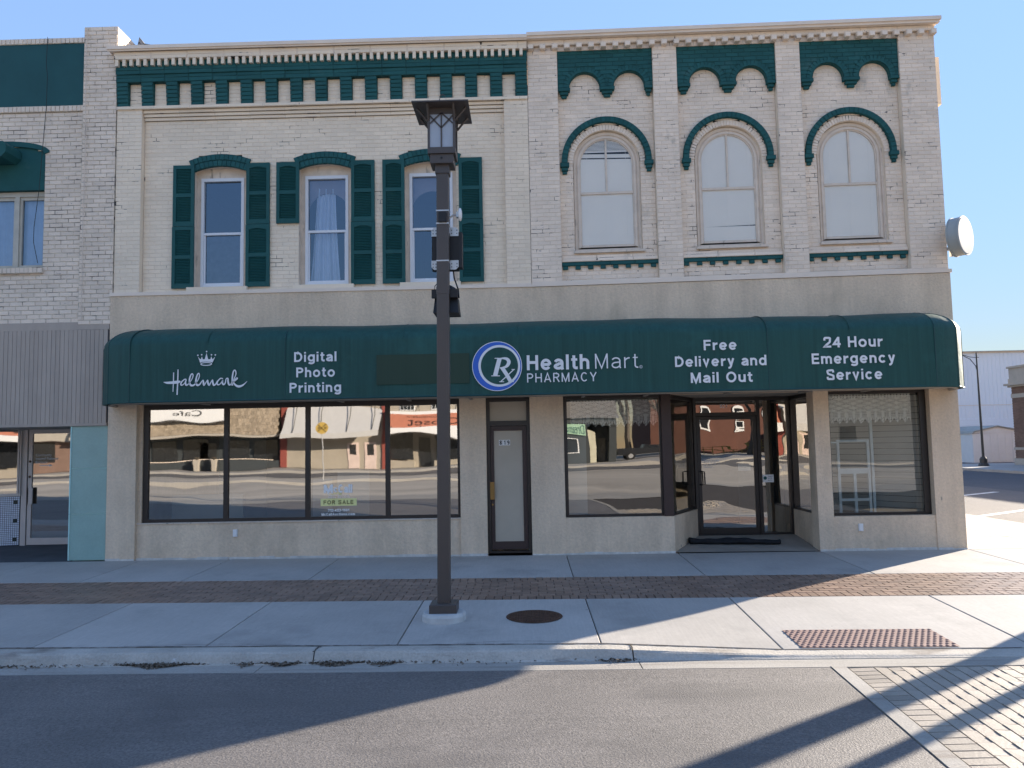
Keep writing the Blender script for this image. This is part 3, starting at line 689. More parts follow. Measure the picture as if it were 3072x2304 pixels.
# open joint between slabs and kerb, cracks at the kerb joints
def crack(pts, wd, y_up, parent, m='pavejoint'):
    mb = MB()
    for i in range(len(pts)-1):
        (x0, y0), (x1, y1) = pts[i], pts[i+1]
        dx, dy = x1-x0, y1-y0; l = math.hypot(dx, dy); nx_, ny_ = -dy/l, dx/l
        w0 = wd*random.uniform(0.3, 1.3); w1 = wd*random.uniform(0.3, 1.3)
        z = lambda x, y: (gz(x, y)+y_up)
        mb.quad((x0-nx_*w0, y0-ny_*w0, z(x0, y0)), (x1-nx_*w1, y1-ny_*w1, z(x1, y1)), (x1+nx_*w1, y1+ny_*w1, z(x1, y1)), (x0+nx_*w0, y0+ny_*w0, z(x0, y0)))
    mb.build('crack', M[m], parent, kind='stuff')
x = -5.2; pp_ = []
while x < 4.6: pp_.append((x, -5.112+sk(x)+random.uniform(-0.006, 0.006))); x += 0.09
crack(pp_, 0.010, 0.0035, sidewalk)
crack([(-3.9+0.15*i, -5.07+sk(-3)+0.035*math.sin(i*0.28)**2) for i in range(12)], 0.003, 0.003, sidewalk)
crack([(-0.72+0.09*i, -5.085+0.075*math.sin(math.pi*i/13)) for i in range(14)], 0.0025, 0.003, sidewalk)
for xk in (-2.0, 0.93):
    crack([(xk+random.uniform(-.012, .012), -5.12-0.03*i) for i in range(7)], 0.012 if xk > 0 else 0.006, 0.0035, kerb)
    # spalled edge at the joint
    crack([(xk-0.03, -5.125), (xk, -5.135), (xk+0.03, -5.125)], 0.012, 0.004, kerb)
# side street
ss = MB()
for a, b in ((-5.7, 8), (8, 20), (20, 40), (40, 90)):
    ss.quad((10.15, a, -0.19), (16.3, a, -0.14), (16.3, b, -0.14), (10.15, b, -0.19))
ss.build('side_street', M['asphalt2'], None, kind='structure')
ss = MB()
for a, b in ((-5.7, 8), (8, 20), (20, 37)): ss.quad((16.3, a, -0.14), (24.0, a, -0.19), (24.0, b, -0.19), (16.3, b, -0.14))
ss.quad((16.3, 37, -0.14), (60, 37, -0.16), (60, 60, -0.16), (16.3, 60, -0.14))
ss.build('side_road', M['asphalt3'], None, kind='structure')  # far part of the side street, shade put into its colour
mb = MB(); mb.box(9.98, 10.16, -4.9, 40, -0.4, -0.052); mb.build('side_kerb', M['kerb'], None, kind='structure')
mb = MB(); mb.box(23.9, 24.1, -4, 36.5, -0.4, -0.06); mb.box(24.1, 60, -4, 36.5, -0.4, -0.068)
mb.build('far_sidewalk', M['conc'], None, kind='structure')
pl = MB()
for k in range(5):
    x0, y0 = 10.35, 6.05+k*4.15-0.0
    pts = [(x0, y0), (x0+5.0, y0+3.3)]
    dx, dy = 0.55*0.11, -0.83*0.11
    pl.quad((x0-dx, y0-dy, -0.183), (x0+dx, y0+dy, -0.183), (x0+5.2+dx, y0+3.3+dy, -0.138), (x0+5.2-dx, y0+3.3-dy, -0.138))
pl.build('parking_line', M['roadpaint'], None, kind='structure')
# ------------------------------------------------------------------ building A: straight cornice, shuttered windows
YA, YF = 0.03, 0.14
bA = thing('brick_building', 'cream painted brick upper storey with straight green bracket cornice and green shutters', 'building', (-3.35, 0.1, 4.4))
AX0, AX1 = -6.83, 0.135
WC = [-5.10, -3.315, -1.535]
W = Wall()
def a_holes(z):
    iv = []; x = -6.40
    for c in WC:
        hw = 0.44
        if 4.48 < z < 6.49: pass
        elif 6.49 <= z < 6.565: hw = 0.44*math.sqrt(max(0, 1-((z-6.49)/0.085)**2))
        else: continue
        iv.append((x, c-hw)); x = c+hw
    iv.append((x, -0.27)); return iv
# segmental arches: exclude ring area from courses
def a_holes2(z):
    out = a_holes(z)
    if 6.49 <= z < 6.80:
        out = []; x = -6.40
        for c in WC:
            Rr = 1.30; cz = 6.775-Rr; hw = math.sqrt(max(0, Rr*Rr-(z-cz)**2)); hw = min(hw, 0.44+(z-6.49)*0.30)
            out.append((x, c-hw)); x = c+hw
        out.append((x, -0.27))
    return out
W.field(-6.40, -0.27, 4.40, 7.38, YF, holes=a_holes2)
W.field(AX0, -6.40, 4.40, 7.60, YA); W.field(-0.27, AX1, 4.40, 7.60, YA)
for k, (za, zb) in enumerate(((7.38, 7.435), (7.435, 7.49), (7.49, 7.545))):   # stepped corbel
    W.field(-6.40, -0.27, za, zb, YF-0.028*(k+1), L=0.6)
W.field(-6.40, -0.27, 7.545, 7.60, YA, L=0.6)
for c in WC:
    Ri, Ro = 1.22, 1.33; cz = 6.565-1.16
    a = math.asin(0.455/1.16)
    W.arch(c, cz, 1.16, 1.262, math.pi/2-a*1.02, math.pi/2+a*1.02, YF-0.025, 13, dp=0.06)
    a2 = math.asin(0.49/1.262)
    W.arch(c, cz, 1.266, 1.37, math.pi/2-a2*1.0, math.pi/2+a2*1.0, YF-0.028, 14, dp=0.06)
# cornice courses
YC = 0.03
W.field(AX0, AX1, 7.60-0.055, 7.60, YC-0.025, L=0.62, dp=0.03)      # white ledge course under the brackets
for i in range(17):
    x = AX0+0.4226*i
    for k in range(6):
        z0 = 7.60+0.0675*k
        W.field(x+0.004*(5-k)*0, x+0.203, z0, z0+0.0675, YC-0.006-0.008*k, green=True, L=0.3, dp=0.16, jt=0.006)
for i in range(16):
    x = AX0+0.4226*i+0.203
    W.field(x, x+0.2196, 7.60, 8.005, YC+0.04, L=0.24)
for z0, z1, yy in ((8.005, 8.075, -0.054), (8.075, 8.135, -0.054), (8.135, 8.20, -0.072), (8.20, 8.262, -0.072)):
    W.field(AX0, AX1, z0, z1, YC+yy, green=True, dp=0.14, L=0.41, jt=0.005)
W.field(AX0, AX1, 8.262, 8.378, YC-0.050, green=True, dp=0.03, course=0.12, L=0.12)
W.field(AX0-0.01, AX1, 8.378, 8.44, YC-0.12, dp=0.16, L=0.62); W.field(AX0-0.01, AX1, 8.44, 8.505, YC-0.12, dp=0.16, L=0.62)
W.finish(bA, M['paint'], M['joint'], M['green'], M['greenjoint'])
# solid cores behind the cornice
MB().box(AX0, AX1, YC+0.055, YC+0.25, 7.60, 8.50).build('cornice_core', M['joint'], bA)
MB().box(AX0, AX1, YC-0.042, YC+0.054, 8.006, 8.376).build('cornice_bed', M['greenjoint'], bA)
MB().box(AX0, AX1, YC-0.10, YC+0.05, 8.38, 8.50).build('coping_bed', M['joint'], bA)
for i in range(58):
    x = AX0+0.012+0.1199*i
    if x+0.052 < AX1+0.01:
        j = random.uniform(-0.003, 0.003)
        MB().box(x+j, x+0.052+j, YC-0.115+random.uniform(-0.004, 0.004), YC-0.049, 8.266+random.uniform(-.004, .004), 8.377).build('dentil', M['paint'], bA)
mb = MB()
for a, b in ((-6.93, -4.2), (-4.197, -1.6), (-1.597, 0.142)):
    mb.box(a, b, YC-0.19, 0.35, 8.525, 8.585); mb.box(a, b, YC-0.17, YC-0.15, 8.50, 8.525)
mb.build('metal_coping', M['flash'], bA)
mb = MB()   # gable body: side walls, roof, back, floor
mb.box(AX0, AX0+0.25, 0.26, 18, 4.3, 8.45); mb.box(AX0+0.25, AX1-0.02, 17.7, 18, 4.3, 8.2); mb.box(AX0, AX1, YC+0.251, 0.50, 7.0, 8.50)
mb.build('wall', M['brickfar'], bA)
bx('roof', M['roofing'], bA, AX0+0.25, AX1, 0.50, 17.7, 7.95, 8.05)
bx('ceiling', M['dark'], bA, AX0+0.25, AX1-0.25, 0.30, 6.0, 7.0, 7.05)
mb = MB(); mb.box(AX0+0.25, AX1-0.25, 6.0, 6.1, 4.4, 7.0); mb.box(AX0+0.25, AX1-0.25, 0.35, 6.0, 4.36, 4.40)
mb.box(-4.3, -4.2, 0.35, 6.0, 4.4, 7.0); mb.box(-2.5, -2.4, 0.35, 6.0, 4.4, 7.0); mb.box(AX1-0.35, AX1-0.25, 0.35, 6.0, 4.4, 7.0); mb.box(AX0+0.26, AX0+0.35, 0.35, 6, 4.4, 7)
mb.build('interior_wall', M['dark'], bA)
mb = MB(); mb.box(-6.87, 0.135, -0.015, 0.16, 4.346, 4.405); mb.build('ledge', M['flash'], bA)
for a, b in ((AX0, -6.403), (-0.267, AX1)): bx('pier_core', M['paint'], bA, a, b, YA+0.0055, YF+0.04, 4.405, 7.599)
# windows of A
for k, c in enumerate(WC):
    wdw = MB()
    n = 12; hw = 0.44
    pin = [(c+hw, 4.48)]+[(c+hw*math.cos(t), 6.485+0.085*math.sin(t)) for t in [math.pi*i/n for i in range(n+1)]]+[(c-hw, 4.48)]
    # reveal
    for i in range(len(pin)-1):
        (x0, z0), (x1, z1) = pin[i], pin[i+1]
        wdw.quad((x0, YF, z0), (x1, YF, z1), (x1, YF+0.17, z1), (x0, YF+0.17, z0))
    wdw.build('reveal', M['trimwhite'], bA)
    # wooden casing with arched head
    fr = MB(); YW = YF+0.13
    hi = 0.355
    po = pin; pi_ = [(c+hi, 4.52)]+[(c+hi*math.cos(math.pi*i/n), 6.40+0.0*i) for i in range(n+1)]+[(c-hi, 4.52)]
    ring(fr, pi_, po, YW, YW+0.08)
    fr.box(c-hw, c+hw, YW+0.001, YW+0.08, 4.475, 4.525)
    win = fr.build('window', M['trimwhite'], bA)
    f2 = MB()
    f2.box(c-hi-0.012, c+hi+0.012, YW-0.02, YW+0.05, 6.345, 6.40); f2.box(c-hi-0.012, c+hi+0.012, YW-0.02, YW+0.05, 4.525, 4.565)
    f2.box(c-hi-0.012, c-hi+0.035, YW-0.02, YW+0.05, 4.565, 6.345); f2.box(c+hi-0.035, c+hi+0.012, YW-0.02, YW+0.05, 4.565, 6.345)
    f2.box(c-hi+0.035, c+hi-0.035, YW-0.005, YW+0.05, 5.415, 5.455)
    f2.build('sash', M['vinyl'], win)
    f3 = MB(); f3.box(c-hi+0.035, c-hi+0.058, YW+0.01, YW+0.05, 4.565, 5.415); f3.box(c+hi-0.058, c+hi-0.035, YW+0.01, YW+0.05, 4.565, 5.415); f3.box(c-hi+0.058, c+hi-0.058, YW+0.01, YW+0.05, 4.565, 4.59)
    f3.build('lower_sash', M['vinyl'], win)
    MB().quad((c-hi+.035, YW+.03, 5.455), (c+hi-.035, YW+.03, 5.455), (c+hi-.035, YW+.03, 6.345), (c-hi+.035, YW+.03, 6.345)).build('pane', M['glassu'], win)
    MB().quad((c-hi+.058, YW+.035, 4.59), (c+hi-.058, YW+.035, 4.59), (c+hi-.058, YW+.035, 5.415), (c-hi+.058, YW+.035, 5.415)).build('pane', M['glassu'], win)
    bx('window_sill', M['paint'], bA, c-0.51, c+0.50, YF-0.11, YF+0.16, 4.375, 4.478)
    if k: # arched plaster board behind the upper sash
        m2 = MB(); P = arcpts(c, 5.78, 0.35, 0, math.pi, 14)
        ring(m2, P, [(x, 6.42) for x, z in P], YW+0.12, YW+0.14)
        m2.build('arched_board', mat('pinkish_plaster_board', (0.30, 0.24, 0.24), 0.9), win)
bx('window_screen', mat('insect_screen', (0.085, 0.095, 0.115), 0.9, var=0.25, vs=9), bA, WC[0]-0.29, WC[0]+0.29, YF+0.178, YF+0.185, 4.60, 5.40)
# curtain behind the middle window
cu_ = MB(); nC = 60; rows = []
for j in range(17):
    v_ = j/16; z = 4.60+(6.26-4.60)*v_; r = []
    hwid = 0.155+0.10*(1-v_)**1.2; cx = -3.36-0.02*(1-v_)
    for i in range(nC+1):
        u = i/nC; r.append((cx+(u-0.5)*2*hwid, YF+0.27+0.022*math.sin(u*34+math.sin(v_*3)*0.9)+0.012*math.sin(u*15+1+v_*2), z-(0.05*math.sin(u*9)**2 if j == 16 else 0)))
    rows.append(r)
cu_.add([p for r in rows for p in r], [(j*(nC+1)+i, j*(nC+1)+i+1, (j+1)*(nC+1)+i+1, (j+1)*(nC+1)+i) for j in range(16) for i in range(nC)])
cu_.build('curtain', M['curtain'], None, label='long white gathered curtain hanging in the middle shuttered window', cat='curtain', smooth=True)
# shutters
def shutter(x0, x1, z0, z1, y, arch=True):
    sh = MB()
    st = 0.055; rz = [(z0, z0+0.075), (z0+(z1-z0)*0.475, z0+(z1-z0)*0.475+0.06), (z1-0.065, z1)]
    sh.box(x0, x0+st, y, y+0.035, z0, z1); sh.box(x1-st, x1, y, y+0.035, z0, z1)
    for a, b in rz: sh.box(x0+st, x1-st, y+0.001, y+0.035, a, b)
    sh.box(x0+0.005, x1-0.005, y+0.026, y+0.045, z0+0.005, z1-0.005)
    if arch:
        n = 8; xa, xb = x0+st, x1-st; top = rz[2][0]
        pts = [(xa+(xb-xa)*i/n, top-0.028+0.026*math.sin(math.pi*i/n)) for i in range(n+1)]
        ring(sh, pts, [(p[0], top) for p in pts], y+0.002, y+0.02)
    o = sh.build('shutter', M['shutter'], bA)
    lv = MB()
    for a, b in ((rz[0][1], rz[1][0]), (rz[1][1], rz[2][0])):
        n = int((b-a)/0.0265)
        for i in range(n):
            z = a+(i+0.5)*(b-a)/n
            lv.add([(x0+st, y+0.006, z-0.008), (x1-st, y+0.006, z-0.008), (x1-st, y+0.024, z+0.012), (x0+st, y+0.024, z+0.012), (x0+st, y+0.008, z-0.012), (x1-st, y+0.008, z-0.012), (x1-st, y+0.025, z+0.008), (x0+st, y+0.025, z+0.008)],
                   [(0, 1, 2, 3), (5, 4, 7, 6), (4, 5, 1, 0)])
    lv.build('louvres', M['shutter'], o, kind='stuff')
ys = YF-0.045
for x0, x1, short in ((-5.885, -5.525, 0), (-4.64, -4.245, 0), (-4.13, -3.745, 1), (-2.865, -2.47, 0), (-2.335, -1.965, 0), (-1.05, -0.655, 0)):
    dz = 0.012*(x0 > -5)
    shutter(x0, x1, 5.535+dz, 6.585+dz, ys, arch=(x0 > -5.5))
    if not short: shutter(x0-0.005, x1+0.004, 4.475+dz*0.5, 5.528+dz, ys-0.002, arch=(x0 > -5.5))

# ------------------------------------------------------------------ building B: round headed windows
def wB(x, y, z): return (x, y, z+0.0125*(x-0.13))
bB = thing('brick_building', 'cream painted brick upper storey with green scalloped arches and three round headed windows', 'building', (3.6, 0.1, 4.4))
W = Wall(wB, math.atan(0.0125))
PX = [(0.14, 0.645), (2.245, 2.65), (4.305, 4.71), (6.357, 6.955)]
BAY = [(0.645, 2.245), (2.65, 4.305), (4.71, 6.357)]
YP, YB = 0.03, 0.15
for a, b in PX: W.field(a, b, 4.43, 8.38, YP)
for x0, x1 in BAY:
    c = x0+0.7775 if x0 < 4 else x0+0.82
    c = {0.645: 1.44, 2.65: 3.475, 4.71: 5.515}[x0]
    hw = 0.56
    def hol(z, x0=x0, x1=x1, c=c):
        if z < 4.93: return [(x0, x1)]
        if z < 6.45: h_ = 0.56
        elif z < 7.11:
            h_ = math.sqrt(max(0, 0.655**2-(z-6.45)**2))
        else: return [(x0, x1)]
        if z > 6.45 and z < 6.46: h_ = 0.655
        return [(x0, c-h_), (c+h_, x1)] if h_ > 0.01 else [(x0, x1)]
    W.field(x0, x1, 4.40, 8.00, YB, holes=hol)
    # white rowlock ring and green hood
    W.arch(c, 6.45, 0.555, 0.655, 0, math.pi, YB-0.012, 38, green=False, dp=0.10)
    W.arch(c, 6.475, 0.655, 0.755, R(-2), R(182), YB-0.062, 30, green=True, dp=0.08)
    for s_ in (-1, 1):
        xx = c+s_*0.705
        W.field(xx-0.075, xx+0.075, 6.375, 6.45, YB-0.075, green=True, dp=0.09, L=0.3, course=0.075)
        W.field(xx-0.055, xx+0.055, 6.315, 6.375, YB-0.055, green=True, dp=0.07, L=0.3, course=0.06)
        W.field(xx-0.038, xx+0.038, 6.265, 6.315, YB-0.035, green=True, dp=0.05, L=0.3, course=0.05)
    # green scalloped panel
    r = 0.257; k_ = (x1-x0)/1.6
    c1, c2 = x0+0.455*k_, x0+1.205*k_; zs = 7.735
    YG = YB-0.085
    def hg(z, c1=c1, c2=c2, x0=x0, x1=x1):
        if z < zs: h_ = r
        elif z < zs+r: h_ = math.sqrt(max(0, r*r-(z-zs)**2))
        else: return [(x0, x1)]
        return [(x0, c1-h_), (c1+h_, c2-h_), (c2+h_, x1)]
    def hg2(z, f=hg, c1=c1, c2=c2, x0=x0, x1=x1):
        if z < zs+r+0.105:
            h2 = math.sqrt(max(0, (r+0.105)**2-(z-zs)**2)) if z > zs else r+0.105
            return [(x0, c1-h2), (c1+h2, c2-h2), (c2+h2, x1)]
        return [(x0, x1)]
    n = 12; nz = 40
    W.field(x0, x1, zs, 8.375, YG, holes=hg2, green=True, dp=0.05, jt=0.007)
    for cc in (c1, c2): W.arch(cc, zs, r, r+0.105, 0, math.pi, YG-0.003, 16, dp=0.09, jt=0.005)
    # spandrel backing, edge of the arches
    sp = MB(wB)
    for cc in (c1, c2):
        P = arcpts(cc, zs, r, math.pi, 0, 20)
        for i in range(20): sp.quad((P[i][0], YG-0.003, P[i][1]), (P[i][0], YB, P[i][1]), (P[i+1][0], YB, P[i+1][1]), (P[i+1][0], YG-0.003, P[i+1][1]))
    steps = 24
    for j in range(steps):
        za = zs+(r+0.1)*j/steps; zb = zs+(r+0.1)*(j+1)/steps
        for a, b in hg((za+zb)/2):
            if b-a > 0.002: sp.quad((a, YG+0.012, za), (b, YG+0.012, za), (b, YG+0.012, zb), (a, YG+0.012, zb))
    sp.quad((x0, YG, zs), (x0, YB, zs), (c1-r, YB, zs), (c1-r, YG, zs)); sp.quad((c1+r, YG, zs), (c1+r, YB, zs), (c2-r, YB, zs), (c2-r, YG, zs)); sp.quad((c2+r, YG, zs), (c2+r, YB, zs), (x1, YB, zs), (x1, YG, zs))
    sp.build('arch_panel', M['green'], bB)
    for a, b in ((x0+0.0, c1-r+0.012), (c1+r-0.012, c2-r+0.012), (c2+r-0.012, x1-0.0)):
        w3 = (b-a)
        W.field(a-0.0, b+0.0, zs-0.06, zs-0.002, YG-0.012, green=True, dp=0.1, L=0.5, course=0.06)
        W.field(a+w3*.14, b-w3*.14, zs-0.115, zs-0.06, YG+0.012, green=True, dp=0.08, L=0.5, course=0.06)
        W.field(a+w3*.27, b-w3*.27, zs-0.165, zs-0.115, YG+0.035, green=True, dp=0.06, L=0.5, course=0.06)
    # string course with dentils, sill course
    W.field(x0, x1, 4.695, 4.76, YB-0.05, green=True, dp=0.06, L=0.41)
    W.field(x0, x1, 4.76, 4.82, YB-0.065, dp=0.08, L=0.6); W.field(x0, x1, 4.82, 4.875, YB-0.03, dp=0.05, L=0.6)
    nd_ = 8
    for i in range(nd_):
        x = x0+0.02+(x1-x0-0.14)*i/(nd_-1)
        W.field(x, x+0.085, 4.635, 4.695, YB-0.04, green=True, dp=0.05, L=0.3, course=0.06)
    # window
    rv = MB(wB); po = [(c+0.555, 4.93)]+arcpts(c, 6.45, 0.555, 0, math.pi, 24)+[(c-0.555, 4.93)]
    for i in range(len(po)-1):
        (xa, za), (xb, zb) = po[i], po[i+1]
        rv.quad((xa, YB-0.01, za), (xb, YB-0.01, zb), (xb, YB+0.10, zb), (xa, YB+0.10, za))
    rv.build('reveal', M['paint'], bB)
    fr = MB(wB)
    def pth(h_, zb_): return [(c+h_, zb_)]+arcpts(c, 6.43, h_, 0, math.pi, 24)+[(c-h_, zb_)]
    ring(fr, pth(0.515, 4.99), pth(0.565, 4.93), YB+0.045, YB+0.12)
    ring(fr, pth(0.490, 5.01), pth(0.515, 4.99), YB+0.060, YB+0.12)
    ring(fr, pth(0.455, 5.02), pth(0.490, 5.01), YB+0.040, YB+0.12)
    fr.box(c-0.555, c+0.555, YB+0.05, YB+0.12, 4.925, 4.992)
    win = fr.build('window', M['trimwhite'], bB)
    sh = MB(wB)
    ring(sh, pth(0.435, 5.03), pth(0.4551, 5.02), YB+0.055, YB+0.09)
    sh.box(c-0.44, c+0.44, YB+0.046, YB+0.09, 5.925, 5.965); sh.box(c-0.014, c+0.014, YB+0.050, YB+0.08, 5.965, 6.868)
    sh.box(c-0.44, c+0.44, YB+0.055, YB+0.09, 5.022, 5.06)
    sh.build('sash', M['trimwhite'], win)
    gl = MB(wB); P = pth(0.436, 5.04)
    gl.add([(x, YB+0.065, z) for x, z in P], [tuple(range(len(P)))]); gl.build('pane', M['glassb'], win)
    bx('window_sill', M['trimwhite'], bB, c-0.58, c+0.60, YB-0.06, YB+0.04, 4.905, 4.945, warp=wB)
W.field(0.14, 6.965, 8.46, 8.555, YP-0.02, L=0.62, dp=0.05)
for i in range(34):
    x = 0.15+0.2035*i
    W.field(x, x+0.098, 8.375, 8.46, YP-0.085+random.uniform(-.004, .004), dp=0.1, L=0.3, course=0.085, jt=0.002)
W.field(0.14, 6.965, 8.375, 8.46, YP+0.03, L=0.4)
W.finish(bB, M['paintB'], M['jointB'], M['green'], M['greenjoint'])
mb = MB(wB)
mb.box(0.136, 7.03, YP-0.13, 0.35, 8.59, 8.65); mb.box(0.136, 7.01, YP-0.105, YP-0.03, 8.55, 8.59)
mb.build('metal_coping', M['flash'], bB)
mb = MB(wB); mb.box(0.14, 6.95, YP+0.04, 0.45, 8.36, 8.60)
for (a, b) in PX: mb.box(a+.002, b-.002 if b < 6 else 6.94, YP+0.0055, 0.30, 4.42, 8.36)
mb.build('pier_core', M['paint'], bB)
mb = MB(wB); mb.box(0.136, 6.985, -0.015, 0.18, 4.346, 4.402); mb.box(0.15, 6.95, 0.02, 0.05, 4.402, 4.432); mb.build('ledge', M['flash'], bB)
mb = MB(); mb.box(6.72, 6.965, 0.302, 22, 4.3, 8.60); mb.box(0.14, 6.72, 21.7, 22, 4.3, 8.3); mb.box(0.136, 0.38, 0.46, 18, 8.0, 8.66)
mb.box(6.966, 7.02, 0.30, 0.75, 4.45, 8.3); mb.box(6.966, 7.22, 0.40, 1.0, 7.43, 8.27); mb.box(6.966, 7.02, 3.0, 3.5, 4.45, 8.3)
mb.build('wall', M['paint'], bB)
bx('roof', M['roofing'], bB, 0.14, 6.72, 0.5, 21.7, 8.0, 8.1)
mb = MB(); mb.box(0.38, 6.7, 5.0, 5.1, 4.4, 7.2); mb.box(0.38, 6.7, 0.31, 5.0, 7.2, 7.25); mb.box(0.30, 0.38, 0.31, 5, 4.4, 7.2); mb.box(0.38, 6.7, 0.31, 5, 4.36, 4.40)
mb.build('interior_wall', M['dark'], bB)
# blinds
LB = {1.44: 'white slatted blind with a gap near its arched top, left round headed window',
      3.475: 'white slatted blind with one bent slat low down, middle round headed window',
      5.515: 'evenly closed white slatted blind in the round headed window nearest the corner'}
for c in (1.44, 3.475, 5.515):
    bl = thing('window_blind', LB[c], 'blind', wB(c, YB+0.16, 5.05), group='blinds in the round headed windows')
    sl_ = MB(wB); z = 5.075
    while z < 6.87:
        hw = 0.445 if z < 6.43 else math.sqrt(max(0.0, 0.447**2-(z-6.43)**2))
        t = 0.0; gap = False
        if c == 1.44 and (abs(z-6.64) < 0.012 or abs(z-6.56) < 0.012): gap = True
        if c == 1.44 and z > 6.68: t = 0.004
        if hw > 0.03 and not gap:
            dz0 = 0.0; dz1 = 0.0
            if c == 3.475 and 5.29 < z < 5.32: dz1 = 0.018
            if c == 1.44 and 6.45 < z < 6.66: dz1 = -0.02+0.0
            sl_.add([(c-hw, YB+0.078, z-0.0108+t+dz0), (c+hw, YB+0.078, z-0.0108+t+dz1), (c+hw, YB+0.081, z+0.0118-t+dz1), (c-hw, YB+0.081, z+0.0118-t+dz0)], [(0, 1, 2, 3)])
        z += 0.0215
    sl_.build('slats', M['blind'], bl, kind='stuff')
    cd = MB(wB)
    for xx in (-0.33, -0.02, 0.33): cd.box(c+xx-0.002, c+xx+0.002, YB+0.076, YB+0.078, 5.06, 6.43+math.sqrt(0.425**2-xx*xx)-0.02)
    cd.box(c-0.425, c+0.425, YB+0.08, YB+0.095, 5.05, 5.066)
    cd.build('bottom_rail', M['blind'], bl)

# ------------------------------------------------------------------ neighbour building
bN = thing('brick_building', 'weathered white brick neighbour with dark green panel, ribbed grey siding and teal panels', 'building', (-8.5, 0.05, 0))
YN = 0.06; NX = -11.8
W = Wall()
def hN(z):
    if 4.78 < z < 6.20: return [(NX, -9.50), (-8.06, -7.41)]
    if 6.20 <= z < 6.97:
        cx = -8.78; hw = 0.72*math.sqrt(max(0, 1-max(0, (z-6.83)/0.16)**2)) if z > 6.83 else 0.72
        return [(NX, cx-hw), (cx+hw, -7.41)]
    return [(NX, -7.41)]
W.field(NX, -7.41, 3.93, 7.55, YN, holes=hN, course=0.0735, L=0.213, jt=0.010, proud=0.008)
W.field(-7.41, -6.835, 3.885, 9.02, YN-0.05, course=0.0735, L=0.213, jt=0.010, proud=0.008)
for z0, z1, L_ in ((7.555, 7.66, 0.0735), (8.755, 8.855, 0.0735)):
    W.field(NX, -7.41, z0, z1, YN-0.03, course=0.11, L=L_, jt=0.010, proud=0.012, dp=0.04)
W.field(-9.5, -8.03, 4.775, 4.875, YN-0.05, course=0.11, L=0.0735, jt=0.010, dp=0.08)
# chimney-like end pier: its sunlit right face
for k in range(7):
    z0 = 8.59+0.0735*k-0.02
    if z0+0.07 > 9.03: break
    y = YN-0.05; e = 0.85-max(0, (z0-8.62))*0.9+0.06*(k % 2)
    while y < e:
        l = min(0.213, e-y)
        if l > 0.04: W.b.append((Vector((-6.830, y+l/2, z0+0.037)), Vector((0, 1, 0)), Vector((0, 0, 1)), Vector((1, 0, 0)), l-0.012, 0.062, 0.03))
        y += 0.213
W.mb.quad((-6.837, YN-0.04, 8.5), (-6.837, 0.86, 8.5), (-6.837, 0.48, 9.015), (-6.837, YN-0.04, 9.015))
W.field(NX, -7.41, 7.66, 8.755, YN-0.001, green=True, course=1.1, L=9, proud=0.004, jt=0.0)
W.g = []; W.gm = MB()
W.finish(bN, M['oldpaint'], M['oldjoint'], M['green'], M['greenjoint'])
gp = mat('green_rendered_panel', (0.013, 0.080, 0.086), 0.6, spec=0.3, var=0.10, vs=2.0, bump=0.3, bs=15, bd=0.006, dirt=[((0.10, 0.19, 0.19), (0.745, 0.755), 5.0, (1, 1, 0.22))])
bx('green_panel', gp, bN, NX, -7.41, YN-0.012, YN+0.2, 7.66, 8.755)
mb = MB(); mb.box(NX, -7.41, YN+0.012, 0.4, 3.9, 4.77); mb.box(NX, -7.41, YN+0.013, 0.4, 6.98, 8.85); mb.box(-7.412, -6.838, YN-0.038, 0.42, 3.9, 9.0); mb.box(-8.06, -7.412, YN+0.012, 0.4, 4.77, 6.98)
mb.box(NX, -9.5, YN+0.012, 0.4, 4.77, 6.98); mb.box(NX, -6.84, 15.6, 15.8, 0, 8.5); mb.box(-7.0, -6.84, 0.421, 15.6, 3.6, 8.55)
mb.build('wall', M['oldjoint'], bN)
mb = MB()   # broken stump behind the pier
pts = [(-6.82, 8.55), (-6.30, 8.55), (-6.32, 8.88), (-6.46, 8.96), (-6.62, 8.97), (-6.74, 9.12)]
mb.add([(x, 0.5+0.05*(i % 2), z) for i, (x, z) in enumerate(pts)]+[(x, 0.95, z-0.02) for x, z in pts], [(0, 1, 2, 3, 4, 5), (11, 10, 9, 8, 7, 6)]+[(i, i+6, (i+1) % 6+6, (i+1) % 6) for i in range(6)])
mb.build('parapet_flashing', M['silver'], bN)
# arched green tympanum + hood box + window
ty = MB(); P = [(-8.78+0.72*math.cos(math.pi*i/16), 6.83+0.14*math.sin(math.pi*i/16)) for i in range(17)]
ty.prism(list(reversed(P))[::-1]+[(-9.5, 6.215), (-8.06, 6.215)], YN+0.02, YN+0.25); ty.build('arched_infill', M['green'], bN)
ar = MB(); P2 = [(-8.78+0.80*math.cos(math.pi*i/16), 6.86+0.20*math.sin(math.pi*i/16)) for i in range(17)]
ring(ar, P, P2, YN-0.02, YN+0.05); ar.build('arch_moulding', M['green'], bN)
hb = MB(); hb.prism([(-9.4, 6.66), (-8.56, 6.66), (-8.48, 6.74), (-8.48, 6.86), (-8.53, 6.92), (-9.4, 6.92)], YN-0.38, YN+0.01); hb.build('hood_box', M['green'], bN)
fw = MB(); YV = YN+0.10
fw.box(-9.5, -8.06, YV, YV+0.1, 6.13, 6.21); fw.box(-9.5, -8.06, YV, YV+0.1, 4.87, 4.92)
for xx in (-9.5, -8.62, -8.105): fw.box(xx, xx+(0.075 if xx == -8.62 else 0.045), YV+0.001, YV+0.1, 4.92, 6.13)
nw = fw.build('window', M['cream'], bN)
f2 = MB()
